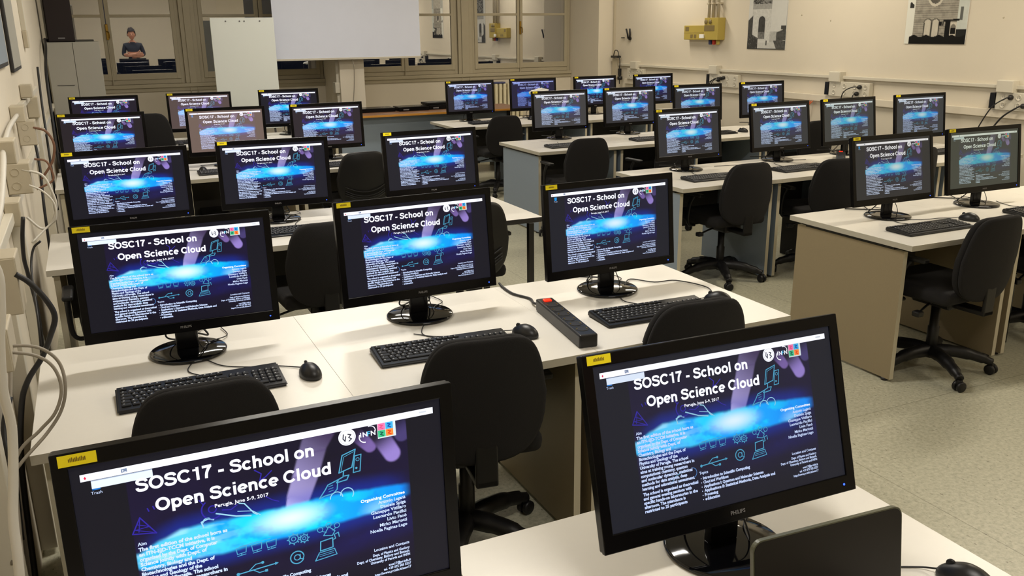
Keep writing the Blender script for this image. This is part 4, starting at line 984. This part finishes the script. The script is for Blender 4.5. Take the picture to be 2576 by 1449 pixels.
# horizontal and vertical ducts
for k, (dims, lab) in enumerate((((XL, 2.0, 1.00, XL+.03, 9.5, 1.04), 'long white duct along the left wall at socket height'), ((XL, 4.73, 1.30, XL+.025, 7.0, 1.33), 'upper white duct on the left wall'),
        ((XL, 3.74, .02, XL+.045, 3.80, .985), 'vertical white duct below the small white box, left wall'), ((XL, 2.9, .02, XL+.05, 2.96, 1.0), 'vertical white duct beside the second-row desk, left wall'),
        ((XL, 2.0, .02, XL+.06, 2.06, .93), 'vertical white duct at the bottom left edge'), ((XL, 6.62, 1.70, XL+.03, 6.68, 3.4), 'vertical duct rising above the slim white box'), ((XL, 5.95, .02, XL+.05, 6.01, 1.2), 'vertical white duct beside the fourth row'))):
    b = B(); box(b, *dims, bev=.003); tag(mk('wall_duct', b, 'wplas'), lab, 'cable duct', 'white ducts on the left wall')
b = B(); tube(b, [(XL+.035, 3.55, 1.27), (XL+.05, 3.3, 1.25), (XL+.055, 2.9, 1.17), (XL+.05, 2.4, 1.12)], .010); tag(mk('wall_pipe', b, 'cwhite'), 'shiny white flexible pipe leaving the small junction box', 'pipe')
b = B(); tube(b, [(XL+.03, 4.6, 1.32), (XL+.02, 4.2, 1.30), (XL+.03, 3.7, 1.28)], .010); tag(mk('wall_pipe', b, 'cwhite'), 'white pipe joining two boxes on the left wall', 'pipe')
CB = [
 ('cable', .008, [(-.326, 2.6, 1.042), (-.295, 2.6, 1.013), (-.259, 2.6, .952), (-.248, 2.6, .903), (-.269, 2.6, .847), (-.297, 2.6, .791), (-.340, 2.58, .735), (-.365, 2.56, .666), (-.385, 2.5, .5), (-.39, 2.4, .2)], 'thick black cable looping from the big left-edge socket box'),
 ('cgrey', .004, [(-.340, 2.15, .98), (-.285, 2.15, .973), (-.25, 2.15, .955), (-.225, 2.15, .917), (-.22, 2.13, .865), (-.236, 2.12, .811), (-.273, 2.10, .766), (-.335, 2.05, .72), (-.37, 2.05, .66), (-.38, 2.0, .5)], 'outer grey cable loop over the second-row desk corner'),
 ('cgrey', .004, [(-.33, 2.12, .976), (-.27, 2.12, .956), (-.237, 2.12, .92), (-.228, 2.11, .867), (-.248, 2.1, .815), (-.287, 2.1, .776), (-.34, 2.08, .73), (-.38, 2.05, .6)], 'inner grey cable loop over the second-row desk corner'),
 ('cwhite', .008, [(-.30, 1.5, 1.40), (-.252, 1.5, 1.321), (-.253, 1.5, 1.255), (-.264, 1.5, 1.189), (-.272, 1.5, 1.106), (-.270, 1.5, 1.033), (-.280, 1.48, .945), (-.288, 1.46, .885), (-.290, 1.43, .80), (-.30, 1.4, .66), (-.32, 1.4, .4)], 'thick white cable hanging down the left edge of the view'),
 ('cwhite', .005, [(-.36, 3.9, 1.158), (-.292, 3.9, 1.132), (-.266, 3.9, 1.065), (-.258, 3.9, .999), (-.284, 3.9, .935), (-.324, 3.9, .914), (-.37, 3.9, .966)], 'white cable loop beside the large square socket box'),
 ('cwhite', .004, [(-.34, 3.85, 1.102), (-.298, 3.85, 1.076), (-.263, 3.85, 1.024), (-.265, 3.85, .959), (-.301, 3.85, .927), (-.36, 3.8, .88)], 'thin inner cable loop beside the large square socket box'),
 ('cbrown', .006, [(-.35, 4.9, 1.233), (-.297, 4.9, 1.211), (-.27, 4.9, 1.15), (-.28, 4.9, 1.081), (-.305, 4.9, 1.033), (-.35, 4.9, .975)], 'brown cable loop hanging from the farther square socket box'),
 ('cbrown', .005, [(-.35, 4.6, 1.113), (-.304, 4.6, 1.101), (-.285, 4.6, 1.052), (-.289, 4.6, 1.005), (-.36, 4.6, .97)], 'short brown cable loop below the farther square socket box'),
 ('cable', .007, [(-.345, 3.4, 1.057), (-.358, 3.4, .98), (-.364, 3.4, .907), (-.36, 3.4, .848), (-.35, 3.4, .7), (-.36, 3.4, .4)], 'black cable beside the third-row desk corner'),
 ('cable', .004, [(-.30, 3.35, .975), (-.327, 3.35, .948), (-.34, 3.3, .88), (-.33, 3.1, .75), (-.34, 3.05, .55), (-.35, 3.0, .3)], 'thin black cable near the second-row desk'),
 ('cable', .008, [(-.385, 7.2, 1.45), (-.39, 7.1, 1.2), (-.385, 6.9, .9), (-.38, 6.7, .5)], 'dark cable bundle on the left wall by the fourth row'),
 ('cable', .007, [(-.37, 5.2, 1.18), (-.36, 5.1, 1.0), (-.365, 5.0, .8), (-.37, 4.95, .45)], 'black cable bundle behind the brown loops'),
 ('cgrey', .005, [(-.35, 2.45, .95), (-.355, 2.4, .85), (-.37, 2.3, .7), (-.36, 2.0, .5), (-.35, 1.6, .3)], 'grey cable descending behind the second-row desk corner'),
 ('cable', .009, [(-.365, 2.35, .78), (-.385, 2.3, .7), (-.375, 2.25, .62), (-.38, 2.2, .45)], 'black tangled lead below the second-row desk corner'),
]
for m_, r, pts, lab in CB:
    b = B(); tube(b, pts, r); tag(mk('wall_cable', b, m_), lab, 'cable', 'cables hanging along the left wall')

# desk-top loose cable between monitors of the second right-bank row and nearest one
for pts, lab in (([(3.95, 5.02, DZ+.006), (4.2, 4.98, DZ+.006), (4.5, 5.02, DZ+.006), (4.75, 4.95, DZ+.006)], 'black cable lying across the second right-bank row'),
                 ([(1.72, 2.70, DZ+.012), (1.80, 2.78, DZ+.004), (1.86, 2.70, DZ+.004), (1.95, 2.68, DZ+.004), (2.0, 2.55, DZ+.004), (1.95, 2.44, DZ+.004)], 'thin black lead curling right of the second-row end monitor'),
                 ([(.62, 6.95, .703), (.9, 7.03, .703), (1.2, 6.98, .703)], 'thin cable lying across the fourth left-bank row')):
    b = B(); tube(b, pts, .0022); tag(mk('desk_cable', b, 'cable'), lab, 'cable')

# ------------------------------------------------------------------ person, seen mirrored in the window glass
def person(loc, rz):
    t = thing('person', 'standing person with arms crossed, dark T-shirt and trousers, mirrored in the window', 'person', loc, rz)
    V = [(0, 0, .95), (0, 0, 1.08), (0, .01, 1.22), (0, .0, 1.38), (0, -.01, 1.47), (0, 0, 1.53),
         (.10, 0, .90), (.11, .01, .50), (.11, -.02, .10), (.12, .10, .04), (-.10, 0, .90), (-.11, .01, .50), (-.11, -.02, .10), (-.12, .10, .04),
         (.17, -.01, 1.40), (.23, .02, 1.18), (.10, .16, 1.14), (-.08, .19, 1.17), (-.17, -.01, 1.40), (-.23, .02, 1.18), (-.10, .17, 1.17), (.07, .21, 1.20)]
    E = [(0, 1), (1, 2), (2, 3), (3, 4), (4, 5), (0, 6), (6, 7), (7, 8), (8, 9), (0, 10), (10, 11), (11, 12), (12, 13), (3, 14), (14, 15), (15, 16), (16, 17), (3, 18), (18, 19), (19, 20), (20, 21)]
    R_ = [.135, .125, .14, .13, .062, .055, .095, .062, .045, .04, .095, .062, .045, .04, .062, .048, .040, .030, .062, .048, .040, .030]
    me = bpy.data.meshes.new('body'); me.from_pydata(V, E, []); o = bpy.data.objects.new('body', me); C.objects.link(o); o.parent = t
    md = o.modifiers.new('s', 'SKIN'); sb = o.modifiers.new('d', 'SUBSURF'); sb.levels = 2; sb.render_levels = 2
    for k, v in enumerate(me.skin_vertices[0].data): v.radius = (R_[k], R_[k]*.8 if k < 4 else R_[k]); v.use_root = (k == 0)
    dg = bpy.context.evaluated_depsgraph_get(); dg.update(); m2 = bpy.data.meshes.new_from_object(o.evaluated_get(dg))
    bpy.data.objects.remove(o)
    for q in ('skin', 'tee', 'jean', 'shoe'): m2.materials.append(M[q])
    for p in m2.polygons:
        c = p.center; p.use_smooth = True
        fore = c.z < 1.26 and c.y > .09 and c.z > 1.05
        p.material_index = 3 if c.z < .09 else (2 if c.z < .96 else (0 if (fore or c.z > 1.46) else 1))
    o = bpy.data.objects.new('body', m2); C.objects.link(o); o.parent = t
    b = B(); bmesh.ops.create_uvsphere(b, u_segments=28, v_segments=20, radius=1)
    for v in b.verts:
        x, y, z = v.co; j = 1-.25*max(0, -z)
        v.co = Vector((x*.077*j, y*.095*(1-.12*max(0, -z)), z*.118+1.635))
        if y > .75 and abs(x) < .25 and -.35 < z < .15: v.co.y += .018*(1-abs(x)/.25)      # nose
        if y > .6 and .1 < abs(x) < .5 and .0 < z < .25: v.co.y -= .007                       # eye sockets
    for f in b.faces: f.smooth = True
    hd = mk('head', b, 'skin', t)
    b = B()
    for s in (-1, 1):
        bmesh.ops.create_uvsphere(b, u_segments=10, v_segments=8, radius=.011, matrix=Matrix.Translation((s*.028, .082, 1.65)))
    mk('eye', b, 'gloss', hd)
    b = B(); box(b, -.022, .083, 1.585, .022, .089, 1.592, bev=.002); mk('mouth', b, 'redp', hd)
    for s in (-1, 1):
        b = B(); bmesh.ops.create_uvsphere(b, u_segments=10, v_segments=8, radius=1, matrix=Matrix.Translation((s*.078, -.005, 1.635)) @ Matrix.Diagonal((.010, .018, .032, 1))); mk('ear', b, 'skin', hd)
    b = B(); bmesh.ops.create_icosphere(b, subdivisions=4, radius=1)
    for v in b.verts:
        x, y, z = v.co; n = fbm(x*4+9, y*4+z*3+9, 41)
        v.co = Vector((x*.092*(.85+.35*n), y*.108*(.85+.35*n)-.012, max(z, -.45+(.80*(y > .1)))*.115*(.95+.55*n)+1.668))
    for f in b.faces: f.smooth = True
    mk('hair', b, 'hair', t)
    for s, bx_, by_, bz_ in ((-1, -.10, .20, 1.17), (1, .09, .22, 1.20)):   # hands resting on the opposite upper arm
        b = B(); box(b, bx_-.045, by_-.014, bz_-.035, bx_+.045, by_+.014, bz_+.035, bev=.012, seg=3)
        for k in range(4):
            z = bz_+.028-k*.019; L_ = (.055, .065, .06, .048)[k]
            tube(b, [(bx_+s*.04, by_, z), (bx_+s*(.04+L_*.6), by_-.012, z), (bx_+s*(.04+L_), by_-.035, z)], .0085, 8)
        tube(b, [(bx_, by_, bz_+.03), (bx_+s*.02, by_, bz_+.06), (bx_+s*.045, by_-.01, bz_+.075)], .010, 8)
        for f in b.faces: f.smooth = True
        mk('hand', b, 'skin', t)
person((1.02, .02, 0), 0)
